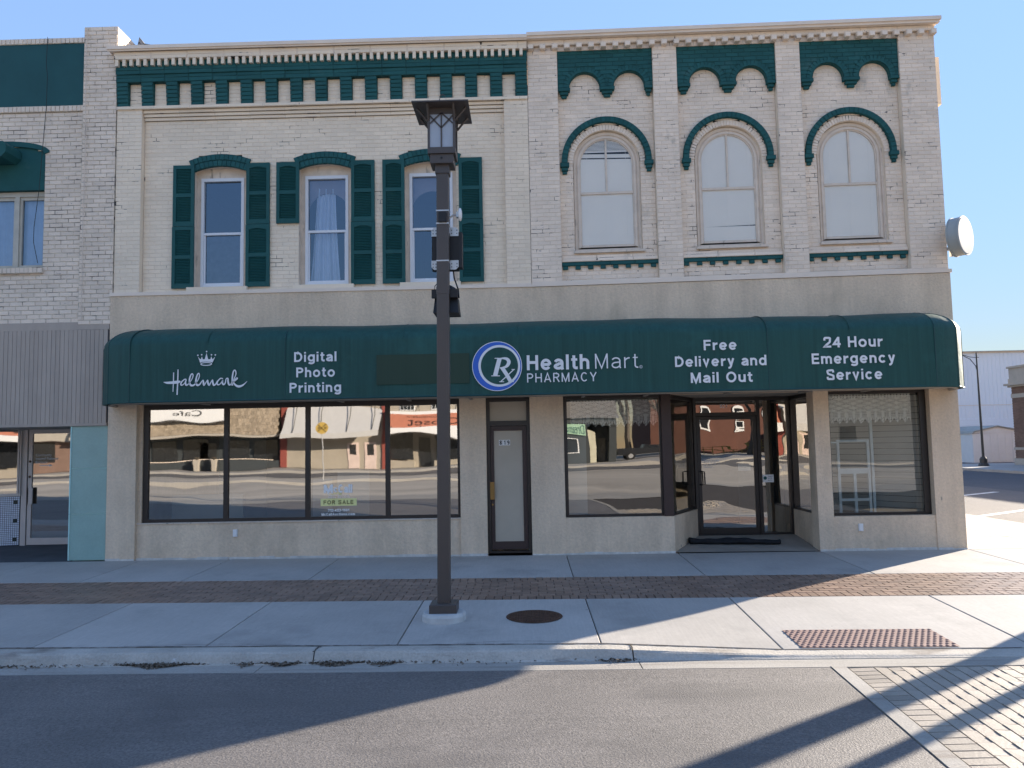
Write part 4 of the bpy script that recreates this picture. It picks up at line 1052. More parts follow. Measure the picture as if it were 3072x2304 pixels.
for a, b in ((-9.455, -8.62), (-8.545, -8.105)):
    f2.box(a, b, YV+0.03, YV+0.08, 6.075, 6.13); f2.box(a, b, YV+0.03, YV+0.08, 4.92, 4.95); f2.box(a, a+0.035, YV+0.03, YV+0.08, 4.95, 6.075); f2.box(b-0.035, b, YV+0.03, YV+0.08, 4.95, 6.075)
f2.build('sash', M['cream'], nw)
for a, b in ((-9.42, -8.655), (-8.51, -8.14)):
    MB().quad((a, YV+.06, 4.95), (b, YV+.06, 4.95), (b, YV+.06, 6.075), (a, YV+.06, 6.075)).build('pane', M['glassu'], nw)
cc = MB(); n = 50; rows = []
for z in (4.93, 6.1): rows.append([(-9.42+1.28*i/n, YV+0.13+0.015*math.sin(i*1.3), z) for i in range(n+1)])
cc.add(rows[0]+rows[1], [(i, i+1, n+2+i, n+1+i) for i in range(n)])
cc.build('curtain', mat('blue_white_curtain', (0.42, 0.50, 0.62), 0.9), None, label='pale curtain drawn behind the window of the weathered white brick neighbour', cat='curtain', smooth=True)
# trim band, ribbed siding
tb = MB(); tb.box(NX, -7.40, YN-0.05, YN+0.1, 3.80, 3.93); tb.box(-7.398, -6.87, YN-0.06, YN+0.1, 3.80, 3.885); tb.build('metal_trim', M['siding'], bN)
x = NX; pw = 0.1415/1.0
while x < -6.9:
    e = min(x+0.0723, -6.872)
    MB().box(x+0.003, e-0.003, YN-0.075, YN, 2.25, 3.795).build('siding_plank', M['siding'], bN)
    x += 0.0723
mb = MB(); mb.box(NX, -6.872, YN-0.055, YN+0.15, 2.26, 3.79); mb.build('siding_backing', M['grout'], bN)
mb = MB(); mb.box(NX, -6.872, YN-0.085, YN+1.75, 2.205, 2.249); mb.build('siding_sill', M['siding'], bN)
# teal panels
for z0, z1 in ((0.03, 0.765), (0.775, 1.508), (1.518, 2.20)):
    bx('glazed_panel', M['teal'], bN, -7.455, -6.868, 0.01, 0.12, z0, z1)
mb = MB(); mb.box(-7.46, -6.868, 0.02, 0.13, 0.765, 0.775); mb.box(-7.46, -6.868, 0.02, 0.13, 1.508, 1.518); mb.box(-7.475, -7.456, 0.0, 0.13, 0.03, 2.2)
mb.build('joint_strip', M['tealjoint'], bN)
mb = MB(); mb.box(-7.47, -6.87, 0.131, 1.75, 0.0, 2.2); mb.build('entry_side_wall', M['teal'], bN)
# recessed door
YD = 1.6; k = 14.1/12.5
dx0, dx1, dz0, dz1 = -9.205, -8.32, 0.10, 2.22
dr = MB(); t_ = 0.07
dr.box(dx0, dx0+t_, YD, YD+0.05, dz0, dz1); dr.box(dx1-t_, dx1, YD, YD+0.05, dz0, dz1); dr.box(dx0+t_, dx1-t_, YD, YD+0.05, dz1-0.09, dz1); dr.box(dx0+t_, dx1-t_, YD, YD+0.05, dz0, dz0+0.12)
door = dr.build('door', M['alu'], bN)
MB().quad((dx0+t_, YD+.02, dz0+.12), (dx1-t_, YD+.02, dz0+.12), (dx1-t_, YD+.02, dz1-.09), (dx0+t_, YD+.02, dz1-.09)).build('pane', M['glass'], door)
hd = MB(); hd.box(dx0+0.03, dx0+0.12, YD-0.05, YD-0.03, 0.84, 1.14); hd.box(dx0+0.03, dx0+0.045, YD-0.05, YD, 0.84, 1.14); hd.build('handle', M['alu'], door)
lk = MB()
for z in (1.34, 1.62): lk.cyl((dx0+0.035, YD-0.012, z), (dx0+0.035, YD, z), 0.021, n=12)
lk.build('lock', M['iron'], door)
mb = MB(); mb.box(dx0-0.11, dx0-0.012, YD-0.02, YD+0.06, 0.09, 2.30); mb.box(dx0-0.012, -7.47, YD-0.02, YD+0.06, 2.235, 2.30); mb.box(dx1+0.01, dx1+0.1, YD-0.02, YD+0.06, 0.09, 2.235)
mb.build('door_frame', M['alu'], bN)
mb = MB(); mb.box(dx1+0.1, -7.47, YD, YD+0.06, 0.09, 2.235); mb.build('side_panel', M['grout'], bN)
font_text('lettering', 'Community\nInternal Pathway\nEntrance', -9.08, -8.66, 1.58, 1.76, YD+0.015, door)
ar = MB(); ar.box(-9.0, -8.83, YD+0.012, YD+0.014, 1.535, 1.55); ar.prism([(-8.83, 1.52), (-8.76, 1.5425), (-8.83, 1.565)], YD+0.012, YD+0.014); ar.build('arrow', M['letter'], door)
# angled tiled wall and shop window left of the door
ta = (-9.33, 1.58); tb_ = (-10.9, 1.10)
dv = Vector((tb_[0]-ta[0], tb_[1]-ta[1], 0)); LT = dv.length; dv.normalize(); nv = Vector((dv.y, -dv.x, 0)); nv = nv if nv.y < 0 else -nv
def tw(u, d, z): p = Vector((ta[0], ta[1], 0))+dv*u+nv*d; return (p.x, p.y, z)
mb = MB(); mb.add([tw(0, 0, 0.05), tw(LT, 0, 0.05), tw(LT, 0, 0.985), tw(0, 0, 0.985)], [(0, 3, 2, 1)]); tw_o = mb.build('bulkhead', M['grout'], bN)
tl = MB(); td = MB(); s_ = 0.0338
nn_ = int(LT/s_)
for i in range(nn_):
    for j in range(26):
        z = 0.985-(j+1)*s_
        acc = (i % 10 in (2, 3)) and (j % 5 in (2, 3)) and True
        acc = (i % 11 in (1, 2)) and (j % 10 in (2, 3))
        m_ = td if acc else tl
        a, b = (i+0.09)*s_, (i+0.91)*s_
        if acc and i % 11 == 1: b = (i+1.0)*s_
        m_.add([tw(a, 0.004, z+0.003), tw(b, 0.004, z+0.003), tw(b, 0.004, z+s_-0.003), tw(a, 0.004, z+s_-0.003)], [(0, 3, 2, 1)])
tl.build('mosaic_tiles', M['tile'], bN, kind='stuff', tone=[random.random() for _ in tl.f]); td.build('dark_mosaic_tiles', M['tiled'], bN, kind='stuff')
mb = MB(); mb.add([tw(0, 0.02, 0.99), tw(LT, 0.02, 0.99), tw(LT, 0.02, 1.04), tw(0, 0.02, 1.04), tw(0, -0.05, 0.99), tw(LT, -0.05, 0.99), tw(LT, -0.05, 1.04), tw(0, -0.05, 1.04)], [(0, 3, 2, 1), (3, 7, 6, 2), (0, 1, 5, 4)])
mb.build('window_sill', M['alu'], bN)
mb = MB(); mb.add([tw(0, 0, 1.04), tw(LT, 0, 1.04), tw(LT, 0, 2.25), tw(0, 0, 2.25)], [(0, 3, 2, 1)]); mb.build('shop_window', M['glass'], bN)
mb = MB(); a = tw(0.0, 0.01, 1.04); mb.box(a[0]-0.0, a[0]+0.02, a[1]-0.03, a[1]+0.03, 0.99, 2.24)
b = tw(0.035, 0.0, 0); mb.box(b[0]-0.015, b[0]+0.015, b[1]-0.02, b[1]+0.02, 1.04, 2.24); mb.build('window_post', M['alu'], bN)
mb = MB(); mb.quad((-12, 0.0, 0.012), (-7.47, 0.0, 0.012), (-7.47, 1.9, 0.105), (-12, 1.9, 0.105)); mb.build('stoop', M['stoop'], bN)
mb = MB(); mb.box(-12, -7.0, 6, 6.1, 0, 3); mb.box(-12, -7.0, 1.9, 6, -0.02, 0.07); mb.box(-12, -6.9, -0.0+0.1, 6, 2.26, 2.32); mb.box(-12.1, -12, 0.1, 6, 0, 3); mb.box(-7.1, -7.0, 1.8, 6, 0, 3)
mb.box(-12, -6.95, 5.0, 5.1, 3.9, 7.5); mb.box(-12, -6.95, 0.45, 5, 3.8, 3.85)
mb.box(NX, -6.84, 0.45, 15.6, 8.35, 8.4)
mb.build('interior_wall', M['dark'], bN)
cb = MB(); cb.tube([(-7.345, YN-0.075, 9.0), (-7.35, YN-0.08, 8.4), (-7.33, YN-0.08, 7.0), (-7.34, YN-0.08, 5.5), (-7.335, YN-0.075, 3.95)], 0.006, 6)
cb.build('downpipe_cable', M['trimwhite'], bN)
pc = [(270, 112), (262, 195), (268, 230), (262, 325), (240, 460), (222, 575), (195, 684), (192, 727), (215, 790)]
cv = MB(); cv.tube([(-8.86+(p/1.843)*0.00576+0.11*(z-114)/686, YN-0.09, 8.83-(z-114)*0.00577) for p, z in pc], 0.005, 6)
cv.build('hanging_cable', M['cable'], None, label='thin dark cable sagging down the green panel and white brick at far left', cat='cable')
# ------------------------------------------------------------------ tan stucco shop front
sf = thing('storefront', 'tan stucco ground floor shop front with dark framed display windows below the long green awning', 'shop front', (0.0, 0.0, 0.0))
S = MB()
YS = 0.055
# band above the openings, piers, window bases (butted)
S.box(-6.86, 6.96, 0.0, 0.30, 2.535, 3.2); S.box(-6.86, 0.135, 0.0, 0.30, 3.2, 4.345)
S.add([(0.135, 0, 3.2), (6.96, 0, 3.2), (6.96, 0, 4.425), (0.135, 0, 4.34), (0.135, .3, 3.2), (6.96, .3, 3.2), (6.96, .3, 4.425), (0.135, .3, 4.34)], [(0, 1, 2, 3), (3, 2, 6, 7), (1, 5, 6, 2), (0, 4, 5, 1)])
for a, b in ((-6.86, -6.385), (-1.085, -0.655), (0.06, 0.605), (4.64, 4.885)): S.box(a, b, 0.0, 0.30, -0.15, 2.535)
S.box(-6.385, -1.085, YS, 0.30, -0.15, 0.585)
S.box(0.605, 2.345, 0.012, 0.28, -0.15, 0.575)
S.box(4.885, 6.50, 0.02, 0.30, -0.15, 0.52); S.box(6.50, 6.96, 0.0, 0.30, -0.15, 2.535)
S.box(6.70, 6.96, 0.301, 20, -0.15, 4.42); S.box(-6.86, -6.62, 0.301, 20, -0.15, 4.3)
S.box(-6.385, -6.33, 0.10, 0.30, 0.585, 2.535)
# recess cheeks
S.add([(2.345, 0.012, -.1), (3.0, 1.3, -.1), (3.0, 1.3, 0.56), (2.345, 0.012, 0.575), (2.20, 0.28, -.1), (2.86, 1.38, -.1), (2.86, 1.38, 0.56), (2.20, 0.28, 0.575)], [(0, 1, 2, 3), (3, 2, 6, 7), (4, 7, 6, 5)])
S.box(4.69, 4.85, 0.301, 1.30, -0.1, 0.54)
S.build('wall', M['stucco'], sf)
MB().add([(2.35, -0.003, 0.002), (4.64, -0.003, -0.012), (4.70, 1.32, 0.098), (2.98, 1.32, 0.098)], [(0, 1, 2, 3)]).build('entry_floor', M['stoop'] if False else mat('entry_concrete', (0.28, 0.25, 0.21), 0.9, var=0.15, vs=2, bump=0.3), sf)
MB().add([(-6.86, 0.30, 2.534), (6.96, 0.30, 2.534), (6.7, 1.4, 2.534), (-6.6, 1.4, 2.534)], [(3, 2, 1, 0)]).build('entry_soffit', M['soffit'], sf)
mb = MB()
for a, b, y in ((-6.86, -6.385, 0), (-6.385, -1.085, YS), (-1.085, -0.655, 0), (0.06, 0.605, 0), (0.605, 2.345, 0.012), (4.64, 4.885, 0), (4.885, 6.5, 0.02), (6.5, 6.965, 0)):
    n = max(2, int((b-a)/0.25)); 
    for i in range(n):
        x0 = a+(b-a)*i/n; x1 = a+(b-a)*(i+1)/n; w0 = 0.012+random.uniform(-0.006, 0.008)
        mb.box(x0, x1-0.002, y-w0, y-0.001, gz(x0, 0)-0.03, gz(x0, 0)+0.028+random.uniform(-0.01, 0.01))
mb.build('base_sealant', mat('pale_sealant', (0.62, 0.60, 0.56), 0.8, var=0.2, vs=8), sf, kind='stuff')
# interior
mb = MB()
mb.box(-6.6, 6.68, 6.2, 6.3, 0, 3.2); mb.box(-6.6, 6.68, 1.42, 6.2, 3.0, 3.05); mb.box(-0.75, -0.69, 0.31, 6.2, 0.1, 3); mb.box(0.09, 0.13, 0.31, 6.2, 0.1, 3)
mb.box(-6.6, 2.5, 0.301, 6.2, 0.04, 0.08); mb.box(2.5, 6.68, 1.42, 6.2, 0.04, 0.08); mb.box(4.86, 6.68, 0.301, 1.42, 0.04, 0.5)
mb.box(-6.6, 6.68, 0.31, 1.41, 2.56, 2.60)
mb.build('interior_wall', M['room'], sf)
mb = MB(); mb.box(4.2, 6.66, 3.0, 3.06, 0.1, 2.9); mb.box(-5.9, -5.0, 2.2, 2.26, 0.1, 2.1)
mb.build('interior_partition', mat('grey_partition', (0.20, 0.205, 0.20), 0.9), sf)
# --- long display window
def frame_window(name, x0, x1, z0, z1, y, muls, fw=0.06, mw=0.075, m='bronze', gm='glass'):
    f = MB()
    f.box(x0, x1, y, y+0.06, z1-fw, z1); f.box(x0, x1, y, y+0.06, z0, z0+fw*0.8)
    f.box(x0, x0+fw, y+0.001, y+0.06, z0+fw*0.8, z1-fw); f.box(x1-fw*0.6, x1, y+0.001, y+0.06, z0+fw*0.8, z1-fw)
    o = f.build(name, M[m], sf)
    xs = [x0+fw]+[v for c in muls for v in (c-mw/2, c+mw/2)]+[x1-fw*0.6]
    for c in muls: bx('mullion', M[m], o, c-mw/2, c+mw/2, y-0.005, y+0.06, z0+fw*0.8, z1-fw)
    for a, b in zip(xs[::2], xs[1::2]):
        n = 1
        MB().quad((a, y+0.03, z0+fw*.8), (b, y+0.03, z0+fw*.8), (b, y+0.03, z1-fw), (a, y+0.03, z1-fw)).build('pane', M[gm], o)
    return o
wl = frame_window('display_window', -6.33, -1.085, 0.585, 2.535, 0.13, [-4.955, -3.605, -2.285], 0.085, 0.075)
mb = MB(); mb.box(-6.385, -1.085, YS-0.02, 0.13, 0.5855, 0.60); mb.build('window_sill', M['trimwhite'], sf)
w2 = frame_window('display_window', 0.615, 2.19, 0.578, 2.535, 0.06, [], 0.05, gm='glassv')
w3 = frame_window('display_window', 4.89, 6.50, 0.525, 2.535, 0.125, [], 0.05, gm='glassw')
bx('jamb_cover', M['bronze'], w3, 6.385, 6.462, 0.105, 0.126, 0.56, 2.49)
bx('corner_post', M['brown'], sf, 2.19, 2.345, 0.005, 0.13, 0.5755, 2.533)
# --- frosted door 819
dr = MB(); y = 0.10
dr.box(-0.59, -0.535, y, y+0.05, 0.08, 2.07); dr.box(-0.07, -0.0, y, y+0.05, 0.08, 2.07); dr.box(-0.535, -0.07, y, y+0.05, 1.995, 2.07); dr.box(-0.535, -0.07, y, y+0.05, 0.08, 0.205)
door = dr.build('door', M['brown'], sf, label='narrow brown door with frosted glass numbered 819')
bx('frosted_pane', M['frost'], door, -0.535, -0.07, y+0.02, y+0.03, 0.205, 1.995)
h_ = MB(); h_.box(-0.605, -0.535, y-0.045, y-0.001, 0.885, 1.165); h_.cyl((-0.57, y-0.012, 0.80), (-0.57, y, 0.80), 0.016, n=12); h_.build('handle', M['brass'], door)
for i, ch in enumerate('819'):
    x = -0.452+0.062*i
    bx('number_plate', M['white'], door, x, x+0.058, y+0.0165, y+0.0195, 1.755, 1.845)
    sign_text('number', ch, x+0.010+(0.012 if ch == '1' else 0), x+0.048-(0.006 if ch == '1' else 0), 1.766, 0.070, y+0.0160, door, M['black'], t=0.22)
dr = MB()
dr.box(-0.655, -0.595, y-0.02, y+0.06, 0.02, 2.53); dr.box(0.005, 0.06, y-0.02, y+0.06, 0.02, 2.53); dr.box(-0.595, 0.005, y-0.02, y+0.06, 2.47, 2.53); dr.box(-0.595, 0.005, y-0.02, y+0.06, 2.075, 2.155)
dr.box(-0.595, 0.005, y-0.01, y+0.06, 0.02, 0.055)
dr.build('door_frame', M['bronze'], sf)
bx('transom_pane', M['frost'], sf, -0.595, 0.005, y+0.02, y+0.03, 2.155, 2.47)
# --- recessed entrance 821
y = 1.30
fr = MB()
fr.box(2.985, 3.035, y, y+0.08, 0.09, 2.534); fr.box(4.105, 4.165, y, y+0.08, 0.09, 2.534); fr.box(4.645, 4.70, y, y+0.08, 0.09, 2.534)
fr.box(3.035, 4.105, y, y+0.08, 2.465, 2.534); fr.box(4.165, 4.645, y, y+0.08, 2.465, 2.534); fr.box(3.035, 4.105, y, y+0.08, 2.20, 2.265); fr.box(4.165, 4.645, y, y+0.08, 0.09, 0.13)
fr.box(3.035, 4.105, y, y+0.08, 0.085, 0.105)
ef = fr.build('door_frame', M['bronze'], sf)
MB().quad((3.035, y+.04, 2.265), (4.105, y+.04, 2.265), (4.105, y+.04, 2.465), (3.035, y+.04, 2.465)).build('pane', M['glassd'], ef)
MB().quad((4.165, y+.04, 0.13), (4.645, y+.04, 0.13), (4.645, y+.04, 2.465), (4.165, y+.04, 2.465)).build('pane', M['glassd'], ef)
font_text('number', '821', 3.475, 3.60, 2.345, 2.41, y+0.035, ef)
dr = MB(); y0 = y+0.01
dr.box(3.042, 3.10, y0, y0+0.045, 0.11, 2.19); dr.box(4.035, 4.098, y0, y0+0.045, 0.11, 2.19); dr.box(3.10, 4.035, y0, y0+0.045, 2.135, 2.19); dr.box(3.10, 4.035, y0, y0+0.045, 0.11, 0.225)
door = dr.build('door', M['bronze'], sf, label='dark framed glass entrance door')
MB().quad((3.10, y0+.02, 0.225), (4.035, y0+.02, 0.225), (4.035, y0+.02, 2.135), (3.10, y0+.02, 2.135)).build('pane', M['glassd'], door)
h_ = MB(); h_.tube([(3.07, y0, 1.225), (3.09, y0-0.05, 1.225), (3.135, y0-0.06, 1.22), (3.14, y0-0.06, 1.0), (3.09, y0-0.05, 0.99), (3.07, y0, 0.99)], 0.012, 8); h_.build('handle', M['black'], door)
font_text('lettering', 'Store Hours', 3.145, 3.41, 1.395, 1.43, y0+0.012, door)
font_text('lettering', 'Monday - Friday  8:30 - 5:30\nSaturday  8:30 - 12:00\nSunday  Closed\nHolidays  Closed', 3.145, 3.42, 1.28, 1.38, y0+0.012, door)
# cheek glazing
fr = MB()
def ck(t, z, o=0.0): # along left cheek
    x = 2.345+(3.0-2.345)*t; yy = 0.012+(1.3-0.012)*t; return (x-0.89*o, yy+0.455*o, z)
for t0, t1, za, zb in ((0.0, 0.05, 0.575, 2.53), (0.95, 1.0, 0.56, 2.53), (0.05, 0.95, 2.47, 2.53), (0.05, 0.95, 0.57, 0.61)):
    fr.add([ck(t0, za, .02), ck(t1, za, .02), ck(t1, zb, .02), ck(t0, zb, .02), ck(t0, za, .09), ck(t1, za, .09), ck(t1, zb, .09), ck(t0, zb, .09)], [(0, 1, 2, 3), (4, 7, 6, 5), (3, 2, 6, 7), (0, 4, 5, 1), (1, 5, 6, 2), (0, 3, 7, 4)])
cf = fr.build('side_window', M['bronze'], sf)
MB().add([ck(.05, .61, .05), ck(.95, .61, .05), ck(.95, 2.47, .05), ck(.05, 2.47, .05)], [(0, 1, 2, 3)]).build('pane', M['glassd'], cf)
fr = MB(); fr.box(4.695, 4.76, 0.301, 0.345, 0.54, 2.53); fr.box(4.695, 4.76, 1.255, 1.299, 0.54, 2.53); fr.box(4.695, 4.76, 0.345, 1.255, 2.46, 2.53); fr.box(4.695, 4.76, 0.345, 1.255, 0.54, 0.58)
cf = fr.build('side_window', M['bronze'], sf)
MB().quad((4.73, .345, .58), (4.73, 1.255, .58), (4.73, 1.255, 2.46), (4.73, .345, 2.46)).build('pane', M['glassd'], cf)
# stone-dark pier behind the sidelight
bx('interior_pier', M['dark'], sf, 4.33, 4.60, 1.45, 1.75, 0.08, 3.0)
# --- slat wall seen through right window
sl = thing('slat_wall', 'grey grooved display wall standing behind the right display window', 'slat wall', (6.0, 1.0, 0.5))
A_ = Vector((6.44, 0.22, 0)); B_ = Vector((5.55, 1.35, 0)); C_ = Vector((4.95, 1.5, 0))
for k in range(20):
    z0 = 0.5+k*0.098
    for P0, P1 in ((A_, B_), (B_, C_)):
        mb = MB(); d = (P1-P0).normalized(); nn = Vector((d.y, -d.x, 0)); nn = nn if nn.y < 0 else -nn
        q0, q1 = P0+nn*0.0, P1+nn*0.0
        a, b = (q0.x, q0.y), (q1.x, q1.y); c = (q1.x-nn.x*.02, q1.y-nn.y*.02); e = (q0.x-nn.x*.02, q0.y-nn.y*.02)
        mb.add([(*a, z0), (*b, z0), (*b, z0+0.091), (*a, z0+0.091), (*e, z0), (*c, z0), (*c, z0+0.091), (*e, z0+0.091)], [(0, 3, 2, 1), (4, 5, 6, 7), (3, 7, 6, 2), (0, 1, 5, 4)])
        mb.build('slat', M['slat'] if 'slat' in M else M.setdefault('slat', mat('grey_slat', (0.50, 0.49, 0.46), 0.7, var=0.06)), sl)
mb = MB()
for P0, P1 in ((A_, B_), (B_, C_)): mb.add([(P0.x, P0.y+.025, .5), (P1.x, P1.y+.025, .5), (P1.x, P1.y+.025, 2.53), (P0.x, P0.y+.025, 2.53)], [(0, 1, 2, 3)])
mb.build('backing', M['dark'], sl)
# white display frame
df = thing('display_frame', 'pale blue-white metal shelf frame standing inside the right display window', 'display frame', (5.55, 0.8, 0.5))
mb = MB(); yy = 0.55
for xx, zt in ((5.20, 1.70), (5.70, 1.70), (5.80, 2.25), (5.46, 1.17)):
    mb.box(xx, xx+0.045, yy+(0.08 if zt > 2 else 0), yy+0.04+(0.08 if zt > 2 else 0), 0.5, zt)
mb.build('post', M['frame_'] if 'frame_' in M else M.setdefault('frame_', mat('pale_blue_metal', (0.62, 0.70, 0.72), 0.5)), df)
mb = MB()
for za, zb in ((1.70, 1.74), (1.17, 1.26), (0.72, 0.76)): mb.box(5.20, 5.745, yy-0.001, yy+0.041, za, zb)
mb.box(4.92, 5.20, yy+0.0, yy+0.03, 1.68, 1.71); mb.box(5.20, 5.745, yy+.04, yy+.35, 1.17, 1.19)
mb.build('rail', M['frame_'], df)
# --- lace valances
def lace(x0, x1, zt, zb, y, label):
    mb = MB(); cw_ = 0.0085; nx_ = int((x1-x0)/cw_); nz_ = int((zt-zb)/cw_)
    per = 0.118
    def pt(i, j): 
        x = x0+i*cw_; z = zt-j*cw_; return (x, y+0.012*math.sin(x*52)+0.006*math.sin(x*23+1), z)
    for i in range(nx_):
        for j in range(nz_):
            x = (i+0.5)*cw_; v = (j+0.5)*cw_; H = zt-zb
            u = (x/per) % 1.0; uu = abs(u-0.5)*2
            edge = H-0.085*(uu**1.3)-0.008*((i//2) % 2)
            if v > edge: continue
            s = v/H
            hole = False
            if s < 0.10: hole = (i % 6 in (0, 1)) and j % 4 in (1, 2)
            elif s < 0.62:
                a = abs(((v/0.075+0.5*(int(x/per) % 2)) % 1)-0.5)*2
                hole = (a+uu*0.9 > 0.93 and a+uu*0.9 < 1.30 and (i+j) % 2 == 0) or ((i+2*j) % 5 == 0 and a > 0.5)
            elif s < 0.80: hole = ((i % 3 != 1) and (j % 3 != 1) and (uu > 0.35)) 
            else: hole = (uu > 0.30 and uu < 0.42) or ((i+j) % 6 == 0 and uu < 0.3)
            if hole: continue
            mb.add([pt(i, j+1), pt(i+1, j+1), pt(i+1, j), pt(i, j)], [(0, 1, 2, 3)])
    if M['lace'] is None: M['lace'] = mat('white_lace', (0.88, 0.88, 0.84), 0.9, trans=0.2)
    mb.build('lace_valance', M['lace'], None, label=label, cat='valance')
lace(0.72, 2.15, 2.47, 2.02, 0.125, 'white lace valance with scalloped edge in the display window left of the entrance')
lace(4.95, 6.30, 2.48, 2.00, 0.19, 'white lace valance with scalloped edge in the display window nearest the corner')
# pale panels leaning inside the long window
pp = thing('interior_screen', 'pale partition panels standing inside the long display window', 'partition', (-4, 1, 0.1))
for a, b, c, d, z in ((-6.2, -4.95, 0.9, 0.95, 1.0), (-3.62, -3.30, 0.5, 0.53, 1.25), (-3.3, -2.75, 0.9, 0.93, 1.35), (0.72, 1.02, 0.6, 0.63, 2.3)):
    if a < 0: bx('panel', M['panelin'], pp, a, b, c, d, 0.1, z)
bx('interior_post', M['panelin'], sf, 0.66, 1.0, 0.5, 0.53, 0.1, 2.4)
# outlets
for x, z in ((-4.755, 0.42), (5.30, 0.345)):
    ob = MB(); yo = YS if x < 0 else 0.02
    ob.box(x-0.035, x+0.035, yo-0.03, yo-0.001, z-0.058, z+0.058); ob.box(x-0.026, x+0.026, yo-0.038, yo-0.0301, z-0.05, z+0.045); ob.build('outlet_cover', M['white'], sf)
# rolled mat
rm = MB(); n = 26; rr = []
for i in range(n+1):
    t = i/n; x = 2.70+(4.16-2.70)*t; yy = 0.62-0.14*t; r_ = 0.062-0.008*math.sin(t*9)-0.012*t; zf = 0.006+0.083*yy/1.3
    rr.append([(x, yy+r_*1.5*math.cos(a)*(1+0.1*math.sin(3*a+t*8)), zf+r_*0.85+r_*0.85*math.sin(a)+0.006*math.sin(t*30+a)) for a in [2*math.pi*k/14 for k in range(14)]])
rm.loft(rr); rm.build('rolled_mat', M['matt'], None, label='black rubber mat rolled up on the floor of the recessed entrance', cat='mat', smooth=True)
# notices and stickers
no = thing('paper_notice', 'white printed notice taped inside the entrance door glass', 'notice', (3.86, 1.32, 1.28))
bx('sheet', M['white'], no, 3.755, 3.975, 1.334, 1.336, 1.222, 1.335)
font_text('print', 'Thank you for your business\nwe are now closed', 3.775, 3.955, 1.27, 1.32, 1.3325, no, M['black'])
no = thing('window_sticker', 'white and green sticker on the glass beside the entrance door', 'sticker', (4.26, 1.33, 1.08))
bx('sheet', M['white'], no, 4.18, 4.375, 1.334, 1.336, 1.01, 1.145)
mb = MB(); mb.cyl((4.225, 1.3325, 1.085), (4.225, 1.334, 1.085), 0.03, n=16); mb.build('logo', M['green'], no)
font_text('print', 'Accepted\nhere for\npayment', 4.27, 4.36, 1.03, 1.13, 1.3325, no, M['black'])
# for sale decal
fs = thing('for_sale_sign', 'white and yellow for sale lettering stuck inside the third pane of the long window', 'for sale sign', (-3.05, 0.155, 0.9))
yq = 0.1535
M['decal'] = mat('white_window_vinyl', (0.92, 0.92, 0.90), 0.6, spec=0.1, var=0.0)
k = 1.0
M['yellow'] = mat('pale_yellow_vinyl', (0.80, 0.78, 0.34), 0.6); M['olive'] = mat('olive_vinyl', (0.22, 0.20, 0.07), 0.6)
sign_text('lettering', 'M', -3.345, -3.190, 1.03, 0.140, yq, fs, t=0.24, m=M['decal']); sign_text('lettering', 'c', -3.180, -3.115, 1.045, 0.105, yq, fs, t=0.24, m=M['decal'])
sign_text('lettering', 'Call', -3.105, -2.875, 1.03, 0.140, yq, fs, t=0.23, gap=0.12, m=M['decal'])
mb = MB(); P_ = spline([(-3.22, 1.003), (-3.16, 1.018), (-3.10, 1.030), (-3.06, 1.020), (-3.09, 1.005), (-3.04, 0.996)], 5); stroke(mb, P_, [0.006+0.008*math.sin(math.pi*i/(len(P_)-1)) for i in range(len(P_))], yq-0.002); mb.build('flourish', M['yellow'], fs)
font_text('lettering', 'AUCTIONS &', -3.262, -2.925, 0.984, 1.000, yq, fs, M['decal']); font_text('lettering', 'REAL ESTATE', -3.272, -2.91, 0.954, 0.972, yq, fs, M['decal'])
MB().quad((-3.395, yq+0.002, 0.820), (-2.80, yq+0.002, 0.820), (-2.80, yq+0.002, 0.940), (-3.395, yq+0.002, 0.940)).build('yellow_bar', M['yellow'], fs)
sign_text('lettering', 'FOR SALE', -3.348, -2.855, 0.847, 0.064, yq, fs, M['olive'], t=0.20, gap=0.18)
sign_text('lettering', '712-423-1901', -3.275, -2.925, 0.728, 0.042, yq, fs, t=0.22, gap=0.14, m=M['decal'])
sign_text('lettering', 'McCallAuctions.com', -3.38, -2.83, 0.665, 0.042, yq, fs, t=0.22, gap=0.14, m=M['decal'])

# ------------------------------------------------------------------ green awning
aw = thing('shop_awning', 'long dark green fabric awning with rounded ends and white lettering over the shop front', 'awning', (0.06, 0.0, 2.52))
ZB, ZC, DF = 2.515, 3.40, 0.90
RX = 0.75
XL, XR = -6.05, 6.165
def prof(n=9):
    p = [(1.0, ZB), (1.0, ZB+0.22), (1.0, ZB+0.45), (1.0, ZB+0.67), (1.0, ZC)]
    for i in range(1, n+1):
        t = math.pi/2*i/n; p.append((math.cos(t)**0.9 if i < n else 0.0, ZC+0.335*math.sin(t)))
    return p
PR = prof()
def aw_panel(a, b, nseg, sag=0.008):
    mb = MB(); rows = []
    for i in range(nseg+1):
        u = i/nseg; x = a+(b-a)*u
        rows.append([(x, -DF*k_+sag*math.sin(math.pi*u)*(0.6+0.4*math.sin(z*9+x))*(k_ > 0.2)+(0.005*math.sin(x*5.1+z*2.0)+0.003*math.sin(x*11+z*5))*(k_ > 0.2), z+0.008*math.sin(x*1.1)+(0.006*math.sin(x*3.3+1) if k_ < 0.95 else 0)) for k_, z in PR])
    n = len(PR)
    mb.add([p for r in rows for p in r], [(i*n+j, (i+1)*n+j, (i+1)*n+j+1, i*n+j+1) for i in range(nseg) for j in range(n-1)])
    return mb.build('fabric_panel', M['awning'], aw, smooth=True)
seams = [XL, -3.655, 3.665, XR]
for a, b in zip(seams[:-1], seams[1:]): aw_panel(a, b, max(12, int((b-a)/0.12)))
def rib(path): MB().tube(path, 0.009, 6).build('seam', M['seam'], aw)
for x in seams: rib([(x, -DF*k_-0.003*(k_ > .3), z+0.003) for k_, z in PR])
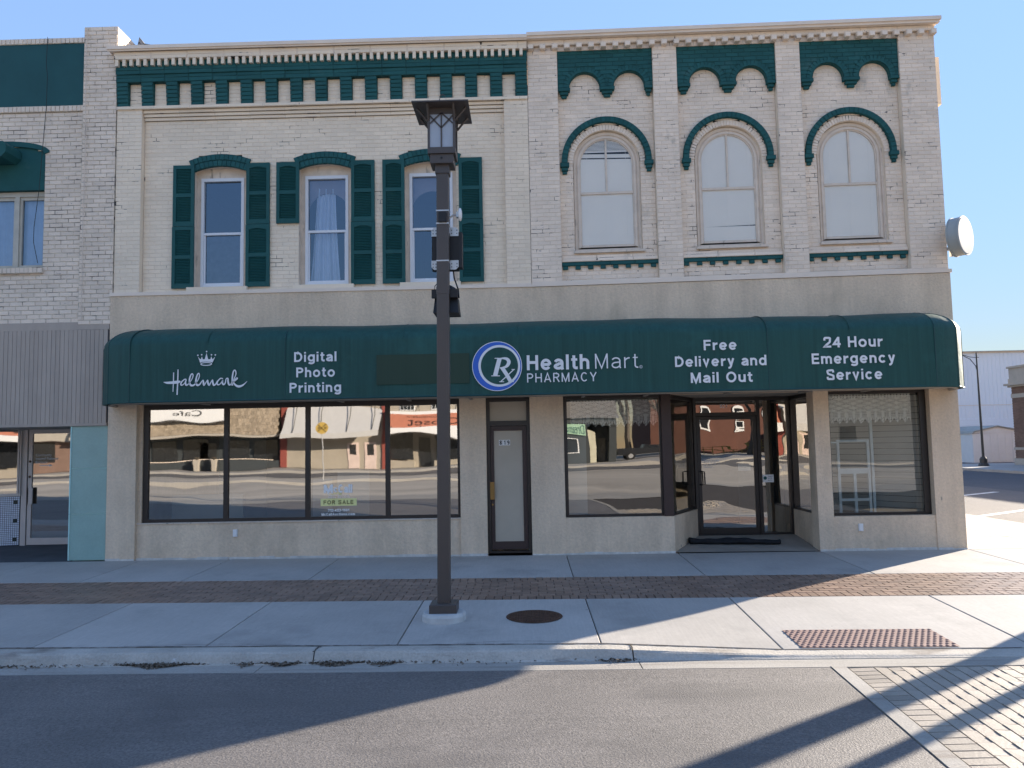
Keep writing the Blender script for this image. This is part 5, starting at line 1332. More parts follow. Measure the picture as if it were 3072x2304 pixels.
for x in (-4.85, -1.85, -0.1, 1.75, 4.9): # support bows pressing lightly through the top
    MB().tube([(x, -DF*k_-0.0, z-0.002) for k_, z in PR[4:]], 0.006, 6).build('bow', M['awning'], aw)
for sgn, xc in ((-1, XL), (1, XR)):
    ph = [0, R(33), R(62), R(90)]
    for a, b in zip(ph[:-1], ph[1:]):
        mb = MB(); rows = []
        for i in range(4):
            p_ = a+(b-a)*i/3; bul = 1-0.012*math.sin(math.pi*i/3)
            # straight facet between seams, slightly bellied
            sa = (math.sin(a)*(1-i/3)+math.sin(b)*i/3); ca = (math.cos(a)*(1-i/3)+math.cos(b)*i/3)
            rows.append([(xc+sgn*RX*sa*k_*(1+0.02*math.sin(math.pi*i/3)), -DF*ca*k_*(1+0.02*math.sin(math.pi*i/3)), z) for k_, z in PR])
        n = len(PR)
        mb.add([p for r in rows for p in r], [((i*n+j, (i+1)*n+j, (i+1)*n+j+1, i*n+j+1) if sgn > 0 else (i*n+j, i*n+j+1, (i+1)*n+j+1, (i+1)*n+j)) for i in range(3) for j in range(n-1)])
        mb.build('end_panel', M['awning'], aw, smooth=True)
        if b < R(89): rib([(xc+sgn*RX*math.sin(b)*k_, -DF*math.cos(b)*k_, z) for k_, z in PR])
mb = MB(); P = [(XL-RX*math.sin(t), -DF*math.cos(t)) for t in (R(90), R(62), R(33), 0)]+[(XR+RX*math.sin(t), -DF*math.cos(t)) for t in (0, R(33), R(62), R(90))]
Pi = [(x*0.993, y_+0.045) for x, y_ in P]
mb.add([(x, y_, ZB+0.02) for x, y_ in Pi]+[(x, y_, ZB+0.02) for x, y_ in ((6.9, -0.002), (-6.8, -0.002))], [tuple(range(len(Pi)+1, -1, -1))])
mb.build('soffit', M['soffit'], aw)
hem = [(x, y_, ZB) for x, y_ in P]
MB().tube([(p[0], p[1]+0.008, p[2]+0.006) for p in hem], 0.016, 6).build('hem', M['seam'], aw)
MB().tube([(p[0]*0.99, p[1]+0.07, p[2]+0.0) for p in hem], 0.022, 6).build('frame_tube', M['soffit'], aw)
for x in (-5.2, -3.0, -1.9, -0.9, 0.9, 1.9, 3.2, 4.4, 5.4): bx('frame_bar', M['soffit'], aw, x, x+0.04, -0.83, -0.01, ZB-0.012, ZB+0.015)
ya = -DF-0.014
bx('unfaded_patch', M['patch'], aw, -2.257, -0.844, ya+0.006, ya+0.012, 2.712, 3.166)
T = sign_text
for txt, a, b, z, c in (('Digital', -3.514, -2.865, 3.085, 0.150), ('Photo', -3.481, -2.890, 2.850, 0.150), ('Printing', -3.583, -2.795, 2.617, 0.150),
                        ('Free', 2.701, 3.197, 3.132, 0.157), ('Delivery and', 2.262, 3.634, 2.888, 0.157), ('Mail Out', 2.489, 3.412, 2.641, 0.157),
                        ('24 Hour', 4.498, 5.379, 3.133, 0.163), ('Emergency', 4.311, 5.557, 2.888, 0.160), ('Service', 4.521, 5.351, 2.643, 0.160)):
    T('lettering', txt, a, b, z, c, ya, aw, t=0.185, gap=0.15)
T('lettering', 'Health', 0.027, 0.972, 2.885, 0.228, ya, aw, t=0.185, gap=0.15)
T('lettering', 'Mart', 1.058, 1.704, 2.888, 0.226, ya, aw, t=0.085, gap=0.20)
T('lettering', 'PHARMACY', 0.027, 1.080, 2.699, 0.138, ya, aw, t=0.125, gap=0.20)
mb = MB(); stroke(mb, el(1.748, 2.903, 0.021, 0.021, 0, 360, 16)[:-1], 0.005, ya, True); mb.build('registered_mark', M['letter'], aw)
font_text('registered_mark', 'R', 1.741, 1.757, 2.891, 2.915, ya-0.001, aw)
em = bpy.data.objects.new('emblem', None); COL.objects.link(em); em.parent = aw; BASE[em.name] = BASE[aw.name]
def disc(name, cx, cz, r_, y_, m_): MB().add([(cx+r_*math.cos(2*math.pi*i/64), y_, cz+r_*math.sin(2*math.pi*i/64)) for i in range(64)], [tuple(range(64))]).build(name, m_, em)
disc('outline', -0.423, 2.957, 0.378, ya-0.0005, M['letter']); disc('blue_ring', -0.423, 2.957, 0.368, ya-0.002, M['blue'])
disc('white_ring', -0.389, 2.961, 0.317, ya-0.0035, M['letter']); disc('field', -0.387, 2.961, 0.282, ya-0.005, M['awning'])
def rz_(p): return (-0.423+(p[0]-425)*0.001369, 2.957-((p[1]-376)+0.0207*(p[0]-425))*0.001369)
mb = MB(); yy = ya-0.0065; s_ = 0.001369
def ws(pts, wd, dy): stroke(mb, [rz_(p) for p in pts], [w_*s_ for w_ in wd], yy-dy)
ws([(455, 288), (428, 385), (402, 482)], [48, 48, 48], 0)
ws([(400, 289), (500, 289)], [9, 9], .0004); ws([(360, 484), (455, 484)], [9, 9], .0004)
P = spline([(455, 292), (500, 289), (540, 300), (556, 330), (540, 368), (505, 390), (455, 396)], 5)
ws(P, [10+30*math.sin(math.pi*i/(len(P)-1))**1.3 for i in range(len(P))], .0008)
ws([(478, 390), (530, 470), (572, 547)], [42, 42, 42], .0012)
ws([(612, 412), (540, 478), (462, 548)], [11, 12, 11], .0016)
ws([(585, 413), (621, 413)], [8, 8], .002); ws([(447, 549), (500, 549)], [8, 8], .002); ws([(552, 548), (606, 548)], [9, 9], .002)
mb.build('lettering', M['letter'], em)
# script word and crown
def hz(p): return (-4.865+(p[0]-930)*0.000944, 2.751-((p[1]-870)+0.0207*(p[0]-930))*0.000944)
mb = MB(); s_ = 0.000944
def hs(pts, wd, dy, k_=6, sp=True):
    q = spline([(a, b, c) for (a, b), c in zip(pts, wd)], k_) if sp else [(a, b, c) for (a, b), c in zip(pts, wd)]
    stroke(mb, [hz(p) for p in q], [max(1.0, p[2])*s_ for p in q], ya-dy)
hs([(405, 655), (404, 800), (398, 968)], [16, 17, 12], 0, sp=False)
hs([(476, 607), (474, 800), (466, 1018)], [17, 20, 22], .0004, sp=False)
hs([(243, 812), (300, 822), (380, 820), (460, 812), (505, 805), (520, 806)], [6, 34, 42, 48, 34, 6], .0008)
hs([(613, 765), (585, 768), (545, 800), (525, 840), (535, 862), (565, 850), (605, 800), (618, 772)], [16, 18, 20, 24, 20, 14, 12, 10], .0012)
hs([(613, 770), (600, 820), (612, 858), (640, 850), (690, 790), (722, 715), (712, 678), (690, 690), (668, 750), (668, 820), (690, 862), (735, 860), (790, 800), (825, 720), (818, 672), (795, 685), (775, 750), (770, 820), (792, 860), (830, 850), (865, 800), (890, 775)],
   [14, 26, 28, 20, 14, 16, 18, 20, 26, 30, 32, 26, 16, 16, 18, 20, 26, 30, 32, 24, 16, 12], .0016)
hs([(890, 775), (893, 820), (902, 862), (925, 830), (960, 778), (965, 820), (985, 860), (1010, 820), (1040, 775), (1045, 820), (1062, 860), (1090, 845), (1120, 790)],
   [14, 30, 26, 16, 14, 30, 26, 16, 14, 30, 28, 20, 14], .002)
hs([(1210, 755), (1170, 752), (1130, 790), (1115, 835), (1135, 855), (1170, 835), (1205, 780), (1200, 820), (1218, 850), (1245, 830), (1262, 760), (1290, 752), (1292, 800), (1308, 850), (1335, 850), (1362, 790)],
   [14, 18, 20, 24, 20, 14, 14, 28, 26, 20, 16, 18, 28, 26, 18, 14], .0024)
hs([(1345, 850), (1380, 780), (1418, 690), (1415, 635), (1395, 618), (1375, 650), (1362, 740), (1362, 868)], [12, 14, 16, 18, 18, 22, 26, 26], .0028)
hs([(1375, 815), (1425, 775), (1448, 752), (1430, 745), (1390, 790), (1385, 820), (1405, 850), (1440, 875), (1480, 880), (1530, 862), (1575, 825), (1603, 795)], [12, 14, 14, 16, 18, 24, 28, 34, 36, 26, 14, 4], .0032)
mb.build('script_lettering', M['letter'], aw)
cr = MB()
body = [(798, 398), (812, 425), (838, 445), (858, 425), (862, 398), (875, 425), (905, 432), (925, 405), (938, 340), (950, 405), (970, 432), (1000, 425), (1015, 395), (1020, 425), (1040, 440), (1062, 425), (1080, 395), (1060, 440), (1037, 495), (1000, 484), (935, 480), (870, 484), (833, 498), (815, 445)]
k0 = 0
for P_ in ([(812, 432), (833, 498), (870, 484), (858, 440)], [(858, 440), (870, 484), (935, 480), (912, 440)], [(912, 440), (935, 480), (935, 480), (960, 440)], [(960, 440), (935, 480), (1000, 484), (1015, 440)], [(1015, 440), (1000, 484), (1037, 495), (1066, 430)],
           [(798, 395), (812, 432), (858, 440), (835, 444)], [(862, 395), (845, 445), (880, 445), (872, 420)], [(938, 338), (908, 442), (938, 446), (964, 442)], [(1016, 392), (1000, 445), (1015, 447), (1032, 445)], [(1080, 395), (1040, 443), (1052, 447), (1066, 430)]):
    q = [(*hz(p),) for p in P_]; k0 += 1
    cr.add([(x, ya-.0001*k0, z) for x, z in q], [(0, 1, 2, 3)] if len(set(P_)) == 4 else [(0, 1, 3)])
for p in ((796, 376), (858, 367), (938, 315), (1018, 368), (1081, 370)):
    x, z = hz(p); cr.add([(x+0.0118*math.cos(a), ya-.0006, z+0.0118*math.sin(a)) for a in [2*math.pi*i/12 for i in range(12)]], [tuple(range(12))])
x, z = hz((934, 517)); stroke(cr, el(x, z, 0.083, 0.022, 0, 360, 28)[:-1], 0.013, ya-.0009, True)
cr.build('crown_emblem', M['letter'], aw)

# ------------------------------------------------------------------ round sign on the corner
rs = thing('round_sign', 'blank round white faced drum sign bracketed to the corner of the upper storey', 'sign', (7.33, -0.10, 5.10))
c = Vector((7.095, -0.12, 4.99)); ax = Vector((math.cos(R(50)), -math.sin(R(50)), 0)); rad = 0.310
mb = MB(); mb.cyl(c-ax*0.08, c+ax*0.06, rad, rad, 40, True); mb.cyl(c-ax*0.10, c-ax*0.08, rad+0.012, rad+0.012, 40); mb.cyl(c+ax*0.06, c+ax*0.08, rad+0.012, rad+0.012, 40)
mb.build('drum', mat('pale_grey_sheet_metal', (0.36, 0.38, 0.37), 0.6, var=0.08), rs)
M['signface'] = mat('white_sign_face', (0.80, 0.80, 0.79), 0.5, var=0.02, trans=0.5)
for s_ in (1,): 
    mb = MB(); mb.cyl(c+ax*0.0805, c+ax*0.085, rad-0.012, rad-0.016, 40); mb.build('face', M['signface'], rs)
mb = MB(); mb.cyl(c-ax*0.1005, c-ax*0.105, rad-0.012, rad-0.016, 40); mb.build('face', M['signface'], rs)
mb = MB(); mb.box(6.95, 7.05, 0.02, 0.06, 5.08, 5.13); mb.box(6.95, 7.05, 0.02, 0.06, 4.80, 4.85); mb.box(7.0, 7.06, 0.0, 0.06, 4.70, 4.80); mb.build('bracket', M['steel'], rs)

# ------------------------------------------------------------------ street lamp
LX, LY = -0.917, -4.13
lz = gz(LX, LY)
sl_ = thing('street_lamp', 'brown square post street lamp with mission style lantern on a round concrete footing', 'street lamp', (LX, LY, lz))
def lw(x, y, z): return (LX+x+0.0092*z, LY+y, z)
mb = MB(lw)
ft = []
for r_, z in ((0.236, lz-0.05), (0.236, lz+0.055), (0.222, lz+0.085), (0.20, lz+0.09), (0.0, lz+0.09)):
    ft.append([(r_*math.cos(2*math.pi*i/36)*(1+0.01*math.sin(i*2.3)), r_*math.sin(2*math.pi*i/36), z) for i in range(36)])
mb.loft(ft, cap=False); mb.build('concrete_footing', mat('whitish_footing_concrete', (0.50, 0.50, 0.48), 0.9, var=0.15, vs=6, bump=0.6, bs=40), sl_, smooth=False)
zb_ = lz+0.09
h_ = 0.145
mb = MB(lw); mb.box(-h_, h_, -h_, h_, zb_, zb_+0.085); mb.loft([[(-a, -a, z), (a, -a, z), (a, a, z), (-a, a, z)] for a, z in ((h_, zb_+0.085), (h_-0.008, zb_+0.092))]); mb.build('base_cover', M['lamp'], sl_)
pw_ = 0.0665
mb = MB(lw)
ch = 0.008
def sq(a, z): return [(-a+ch, -a, z), (a-ch, -a, z), (a, -a+ch, z), (a, a-ch, z), (a-ch, a, z), (-a+ch, a, z), (-a, a-ch, z), (-a, -a+ch, z)]
mb.loft([sq(pw_, zb_+0.09), sq(pw_, 4.82)]); mb.build('pole', M['lamp'], sl_)
mb = MB(lw); mb.loft([sq(pw_+0.012, 4.79), sq(pw_+0.012, 4.90)]); mb.build('collar', M['lamp'], sl_)
mb = MB(lw); mb.box(-0.128, 0.128, -0.128, 0.128, 4.885, 4.985); mb.box(-0.122, 0.122, -0.122, 0.122, 4.986, 4.9865); mb.build('lower_housing', M['lamp'], sl_)
mb = MB(lw); mb.cyl((0, -0.129, 4.94), (0, -0.134, 4.94), 0.013, n=12); mb.build('bolt', M['black'], sl_)
ht = 0.152
mb = MB(lw); mb.box(-ht, ht, -ht, ht, 4.987, 5.055); lan = mb.build('lantern_tray', M['lamp'], sl_)
mb = MB(lw)
for sx in (-1, 1):
    for sy in (-1, 1): mb.box(min(sx*ht, sx*(ht-.024)), max(sx*ht, sx*(ht-.024)), min(sy*ht, sy*(ht-.024)), max(sy*ht, sy*(ht-.024)), 5.055, 5.50)
mb.box(-ht+.024, ht-.024, -ht+.001, -ht+.02, 5.445, 5.50); mb.box(-ht+.024, ht-.024, ht-.02, ht-.001, 5.445, 5.50); mb.box(-ht+.001, -ht+.02, -ht+.024, ht-.024, 5.445, 5.50); mb.box(ht-.02, ht-.001, -ht+.024, ht-.024, 5.445, 5.50)
mb.build('lantern_frame', M['lamp'], sl_)
def side(ax_, sg, name, m_, fn):
    mb = MB(); fn(lambda u, d, z: lw(*((u, sg*d, z) if ax_ == 'y' else (sg*d, u, z))), mb); mb.build(name, m_, sl_)
for ax_, sg in (('y', -1), ('y', 1), ('x', -1), ('x', 1)):
    gi = ht-0.016
    def pane(P, mb): mb.add([P(-ht+.024, gi, 5.055), P(ht-.024, gi, 5.055), P(ht-.024, gi, 5.445), P(-ht+.024, gi, 5.445)], [(0, 1, 2, 3)])
    side(ax_, sg, 'glass_pane', M['lampglass'], pane)
    def bars(P, mb):
        z0, z1 = 5.055, 5.445; e = ht-0.024
        def bar(a, b, w_=0.008):
            d = Vector((b[0]-a[0], b[1]-a[1])).normalized(); n_ = Vector((-d.y, d.x))*w_
            q = [(a[0]+n_.x, a[1]+n_.y), (a[0]-n_.x, a[1]-n_.y), (b[0]-n_.x, b[1]-n_.y), (b[0]+n_.x, b[1]+n_.y)]
            mb.add([P(u, ht-.012, z) for u, z in q]+[P(u, ht-.004, z) for u, z in q], [(0, 1, 2, 3), (7, 6, 5, 4), (0, 4, 5, 1), (1, 5, 6, 2), (2, 6, 7, 3), (3, 7, 4, 0)])
        bar((0, z0), (0, z1-0.02)); zj = 5.275
        bar((0, zj), (-e, z1-0.03)); bar((0, zj), (e, z1-0.03)); bar((-e, 5.325), (-0.0, z1)); bar((e, 5.325), (0.0, z1)); bar((-e, z1-.006), (e, z1-.006))
    side(ax_, sg, 'tracery', M['lamp'], bars)
mb = MB(lw); rf = 0.308
mb.loft([[(-a, -a, z), (a, -a, z), (a, a, z), (-a, a, z)] for a, z in ((rf, 5.502), (rf, 5.516), (0.03, 5.60))]); mb.build('roof', M['lamp'], sl_)
mb = MB(lw)
for sx in (-1, 1):
    for sy in (-1, 1):
        for ax_ in (0, 1):
            a = (sx*(ht-0.012), sy*(ht), 5.36) if ax_ == 0 else (sx*ht, sy*(ht-0.012), 5.36)
            b = (sx*(ht-0.012), sy*(ht+0.115), 5.50) if ax_ == 0 else (sx*(ht+0.115), sy*(ht-0.012), 5.50)
            mb.cyl(a, b, 0.013, n=4)
mb.build('brace', M['lamp'], sl_)
mb = MB(lw); mb.tube([(0.0, 0, 5.59), (-0.035, 0, 5.66), (-0.03, 0, 5.70), (0, 0, 5.72), (0.03, 0, 5.70)], 0.006, 6); mb.build('finial_hook', M['lamp'], sl_)
mb = MB(lw); mb.loft([sq(pw_+0.004, 3.44), sq(pw_+0.004, 3.52)]); mb.build('access_band', M['lamp'], sl_)
# things strapped to the pole
def band(mb, z, w_=0.014, e=0.004): 
    a = pw_+e
    mb.box(-a, a, -a, -pw_, z, z+w_); mb.box(-a, a, pw_, a, z, z+w_); mb.box(-a, -pw_, -pw_, pw_, z, z+w_); mb.box(pw_, a, -pw_, pw_, z, z+w_)
an = thing('wireless_antenna', 'small white oval wireless antenna on an arm strapped to the lamp post', 'antenna', lw(0.2, 0, 4.3))
mb = MB(lw); rr = []
for d, r_ in ((-0.022, 0.03), (-0.014, 0.066), (0.0, 0.074), (0.012, 0.066), (0.02, 0.03)): rr.append([(0.192+d, -0.02+r_*0.8*math.cos(a), 4.33+r_*math.sin(a)) for a in [2*math.pi*i/20 for i in range(20)]])
mb.loft(rr); mb.build('radome', M['white'], an, smooth=True)
mb = MB(lw); mb.tube([(0.07, 0, 4.30), (0.11, 0.0, 4.33), (0.175, -0.01, 4.33)], 0.010, 6); mb.box(0.15, 0.172, -0.04, 0.02, 4.30, 4.36); mb.build('arm', M['steel'], an)
mb = MB(lw); band(mb, 4.362); mb.build('strap', M['steel'], an)
mb = MB(lw); mb.box(-0.04, 0.045, -pw_-0.035, -pw_-0.0045, 4.235, 4.345)
for x, z in ((-0.0, 4.33), (0.0, 4.255), (-0.025, 4.325), (0.022, 4.325)): mb.box(x-0.004, x+0.004, -pw_-0.037, -pw_-0.035, z-0.004, z+0.004)
mb.build('mount_plate', M['black'], an)
jb_ = thing('equipment_panel', 'dark equipment panel with perforated steel brackets strapped behind the lamp post', 'equipment panel', lw(0.03, 0.1, 4.0))
mb = MB(lw); mb.box(-0.135, 0.165, 0.085, 0.115, 3.78, 4.13); mb.box(0.166, 0.205, 0.07, 0.20, 3.76, 4.16); mb.box(-0.138, 0.165, 0.116, 0.2, 3.74, 4.16); mb.build('housing', M['black'], jb_)
for za, zb2 in ((4.115, 4.215), (3.735, 3.84)):
    for xa, xb in ((-0.138, -0.07), (0.07, 0.165)):
        mb = MB(lw); c1_ = 0.03 if xa < 0 else 0; c2_ = 0.03 if xb > 0.1 else 0
        up = za > 4
        if up: poly = [(xa, za), (xb, za), (xb, zb2-c2_), (xb-c2_, zb2), (xa+c1_, zb2), (xa, zb2-c1_)]
        else: poly = [(xa, za+c1_), (xa+c1_, za), (xb-c2_, za), (xb, za+c2_), (xb, zb2), (xa, zb2)]
        poly = [p for i, p in enumerate(poly) if p != poly[i-1]]
        mb.prism(poly, 0.068, 0.072); br = mb.build('perforated_bracket', M['steel'], jb_)
        mb = MB(lw)
        for i in range(4):
            x = xa+0.018+(xb-xa-0.036)*(i % 2); z = za+0.03+0.035*(i//2); mb.box(x-0.005, x+0.005, 0.066, 0.068, z-0.006, z+0.006)
        mb.build('slot', M['black'], br)
mb = MB(lw); band(mb, 4.218); band(mb, 3.80); mb.build('strap', M['steel'], jb_)
mb = MB(lw); mb.tube([(0.10, 0.1, 3.75), (0.11, 0.12, 3.65), (0.155, 0.12, 3.52), (0.165, 0.1, 3.42)], 0.009, 6); mb.tube([(-0.07, 0.05, 3.58), (-0.10, 0.06, 3.55), (-0.105, 0.06, 3.50), (-0.08, 0.06, 3.46)], 0.005, 6); mb.build('cable', M['black'], jb_)
fl = thing('pole_loudspeaker', 'black downward facing loudspeaker horn clamped low behind the lamp post', 'loudspeaker', lw(0.03, 0.1, 3.4))
mb = MB(lw); rr = []
for z, hx, hy, cy in ((3.575, 0.05, 0.04, 0.16), (3.545, 0.10, 0.08, 0.16), (3.49, 0.13, 0.10, 0.16), (3.43, 0.135, 0.11, 0.16)): rr.append([(0.02+hx*math.cos(a), cy+hy*math.sin(a), z) for a in [2*math.pi*i/16 for i in range(16)]][::-1])
mb.loft(rr); mb.build('driver_cap', M['black'], fl, smooth=True)
mb = MB(lw); mb.add([(-0.10, 0.07, 3.43), (0.15, 0.07, 3.43), (0.15, 0.30, 3.43), (-0.10, 0.30, 3.43), (-0.115, 0.02, 3.245), (0.165, 0.02, 3.245), (0.165, 0.36, 3.245), (-0.115, 0.36, 3.245)], [(0, 1, 2, 3), (4, 5, 1, 0), (5, 6, 2, 1), (6, 7, 3, 2), (7, 4, 0, 3), (4, 7, 6, 5)]); mb.build('horn', M['black'], fl)
mb = MB(lw); mb.box(-0.13, -0.07, 0.0, 0.06, 3.41, 3.50); mb.box(0.07, 0.155, 0.0, 0.06, 3.41, 3.50); mb.build('clamp', M['black'], fl)
# ------------------------------------------------------------------ background beyond the side street
wb = thing('metal_building', 'large pale blue-white corrugated metal building across the side street', 'building', (42, 48, 0))
mb = MB(); y = 48
mb.box(25, 75, y, y+30, 2.9, 8.15); mb.build('wall', M['wmetal'], wb)
rb = MB(); x = 31
while x < 46: rb.box(x, x+0.07, y-0.035, y-0.001, 2.9, 8.05); x += 0.32
rb.build('corrugation', M['wmetal'], wb, kind='stuff')
mb = MB(); mb.box(24.9, 75, y-0.10, y+0.0, 8.08, 8.18); mb.build('eave_trim', M['flash'], wb)
mb = MB(); mb.add([(24.7, y-0.25, 8.18), (75.2, y-0.25, 8.18), (75.2, y+15, 8.75), (24.7, y+15, 8.75), (24.7, y-0.25, 8.22), (75.2, y-0.25, 8.22), (75.2, y+15, 8.8), (24.7, y+15, 8.8)], [(3, 2, 1, 0), (4, 5, 6, 7), (0, 1, 5, 4)]); mb.build('roof', M['steel'], wb)
z = -0.15
while z < 2.9:
    mb = MB(); mb.add([(25, y-0.03, z), (45, y-0.03, z), (45, y+0.01, z+0.20), (25, y+0.01, z+0.20), (25, y+0.03, z), (45, y+0.03, z)], [(0, 1, 2, 3), (0, 4, 5, 1)]); mb.build('siding_board', M['wmetal'], wb); z += 0.20
mb = MB(); mb.box(25.01, 74.9, y+0.04, y+29.9, -0.5, 2.899); mb.box(33, 46, y-0.05, y-0.036, 3.98, 4.02); mb.build('trim', M['flash'], wb)
ga = thing('garage', 'small pale garage with low gable and panelled overhead door beside the dark light pole', 'garage', (31.3, 39.9, -0.1))
y = 39.86; gx0, gx1 = 29.93, 33.3; ap = 31.62
P = [(gx0, -0.15), (gx1, -0.15), (gx1, 1.86), (gx1-0.15, 1.95), (ap, 2.26), (gx0+0.15, 1.92), (gx0, 1.80)]
M['garage'] = mat('pale_grey_garage_metal', (0.72, 0.73, 0.72), 0.6, var=0.03); M['garagetrim'] = mat('grey_green_trim', (0.33, 0.34, 0.31), 0.6)
mb = MB(); mb.prism([(gx0+.02, -.15), (30.63, -.15), (30.63, 1.80), (gx0+.02, 1.80)], y, y+7); mb.prism([(32.60, -.15), (gx1, -.15), (gx1, 1.82), (32.60, 1.82)], y, y+7); mb.prism([(gx0, 1.82), (gx1, 1.82), (gx1-.15, 1.93), (ap, 2.24), (gx0+.15, 1.90)], y, y+7); mb.build('wall', M['garage'], ga)
mb = MB(); ring(mb, [(x, z) for x, z in P[2:]], [(gx1+.08, 1.86), (gx1-0.10, 2.0), (ap, 2.32), (gx0+0.08, 1.98), (gx0-.06, 1.80)], y-0.12, y+7.2); mb.build('roof', M['garagetrim'], ga)
dr = MB(); dr.box(30.63, 32.60, y+0.04, y+0.08, -0.15, 1.82); gd = dr.build('door', M['garage'], ga)
for k in range(4):
    for j in range(4):
        x = 30.66+0.485*j; z = -0.10+0.475*k; bx('door_panel', M['garage'], gd, x+0.03, x+0.455, y+0.02, y+0.039, z+0.03, z+0.44)
# brick building at the right edge
bb = thing('brick_building', 'brown brick building with buff stone cornice cut off by the right edge of the picture', 'building', (32, 20, 0))
y = 33.72; x0 = 28.9
W = Wall(); 
for za, zb2 in ((0.30, 0.80), (0.95, 3.86), (4.10, 4.50)):
    n = int((zb2-za)/0.075)
    for k in range(n):
        yy = 33.72-(0.11 if k % 2 else 0)
        while yy > 31.2: W.b.append((Vector((x0-0.012, yy-0.11, za+0.075*(k+0.5))), Vector((0, -1, 0)), Vector((0, 0, 1)), Vector((-1, 0, 0)), 0.206, 0.061, 0.03)); yy -= 0.22
W.finish(bb, M['brickfar'], M['brickjoint'], M['green'], M['greenjoint'])
mb = MB(); mb.box(x0+0.012, 50, 6.0, y, 0.0, 5.55); mb.build('wall', M['brickfar'], bb)
mb = MB()
for xo, za, zb2 in ((0.06, -0.2, 0.30), (0.05, 0.80, 0.95), (0.03, 3.86, 4.10), (0.14, 4.50, 4.60), (0.28, 4.60, 4.72), (0.10, 4.72, 5.0), (0.06, 5.0, 5.62), (0.14, 5.62, 5.74)): mb.box(x0-xo, 50, 6.0-xo, y+xo, za, zb2)
mb.build('stone_course', M['stonefar'], bb)
lp = thing('light_pole', 'dark steel light pole with curved arm on an octagonal base across the side street', 'light pole', (26.4, 32.7, -0.07))
mb = MB(); rr = []
for r_, z in ((0.28, -0.08), (0.28, 0.0), (0.20, 0.10), (0.20, 0.33), (0.12, 0.46)): rr.append([(26.4+r_*math.cos(R(22.5+45*i)), 32.7+r_*math.sin(R(22.5+45*i)), z) for i in range(8)])
mb.loft(rr); mb.build('base', M['polefar'], lp)
mb = MB(); mb.cyl((26.4, 32.7, 0.45), (26.38, 32.7, 6.52), 0.075, 0.038, 10); mb.cyl((26.38, 32.7, 6.5), (26.38, 32.7, 6.6), 0.02, 0.005, 8); mb.build('pole', M['polefar'], lp)
mb = MB(); mb.tube([(26.38, 32.7, 5.40), (26.30, 32.7, 5.75), (26.0, 32.7, 6.15), (25.6, 32.7, 6.36), (24.8, 32.7, 6.50)], 0.022, 6); mb.tube([(26.52, 32.7, 6.24), (26.3, 32.7, 6.24), (26.0, 32.7, 6.27), (25.6, 32.7, 6.40), (24.8, 32.7, 6.53)], 0.018, 6); mb.build('arm', M['polefar'], lp)
# poles outside the picture whose shadows cross the road
up = MB(); up.cyl((8.55, -2.05, -0.2), (8.55, -2.05, 9.8), 0.165, 0.13, 14); up.box(7.9, 9.2, -2.15, -2.05, 9.0, 9.12)
up.build('utility_pole', M['wood'], None, label='tall wooden utility pole on the corner just outside the picture', cat='pole')
up = MB(); up.cyl((8.0, -3.14, -0.2), (8.0, -3.14, 8.2), 0.085, 0.065, 12)
up.build('signal_pole', M['polefar'], None, label='slim steel pole near the crosswalk just outside the picture', cat='pole')

# ------------------------------------------------------------------ the other side of the street, seen only in the glass
Yf = -49.0
gd_ = MB()
for a, b, m_ in (): pass
st = MB(); st.quad((-90, -17.6, -0.16), (90, -17.6, -0.16), (90, -13.39, -0.06), (-90, -13.39, -0.06)); st.build('median', M['gutter'], None, kind='structure')
st = MB(); st.quad((-90, -37.8, -0.17), (90, -37.8, -0.17), (90, -17.61, -0.17), (-90, -17.61, -0.17)); st.build('far_road', mat('pale_worn_asphalt', (0.40, 0.36, 0.30), 0.85, var=0.25, vs=0.35, dscale=(0.15, 1, 1)), None, kind='structure')
st = MB(); st.box(-90, 90, -44.5, -44.2, -0.3, 0.0); st.box(-90, 90, -60, -44.51, -0.3, -0.02); st.box(-90, 2.0, -28.8, -28.0, -0.3, -0.02); st.build('far_pavement', M['conc'], None, kind='structure')
st = MB(); st.quad((-90, -44.2, -0.15), (90, -44.2, -0.15), (90, -37.8, -0.15), (-90, -37.8, -0.15)); st.build('parking_lane', M['asphalt2'], None, kind='structure')
Mtan = mat('tan_render', (0.36, 0.32, 0.26), 0.9, var=0.1, vs=1); Mred = mat('dark_red_paint', (0.26, 0.065, 0.05), 0.7); Mshg = mat('cedar_shingle', (0.32, 0.26, 0.19), 0.9, var=0.2, vs=5, rnd=0.2)
Mfab = mat('white_canopy', (0.52, 0.51, 0.49), 0.8, var=0.04); Mor = mat('orange_red_sign', (0.50, 0.19, 0.12), 0.6); Mcha = mat('charcoal_siding', (0.045, 0.052, 0.056), 0.8, var=0.1); Mpink = mat('pale_pink_door', (0.62, 0.50, 0.45), 0.6)
Mwin = mat('dark_shop_glass', (0.02, 0.022, 0.025), 0.1, spec=0.8); Mbr = mat('red_brick', (0.13, 0.058, 0.042), 0.9, var=0.15); Mblk = mat('black_car_paint', (0.012, 0.013, 0.016), 0.25, spec=0.6, coat=0.6)
Myel = mat('yellow_paint', (0.50, 0.34, 0.08), 0.5)
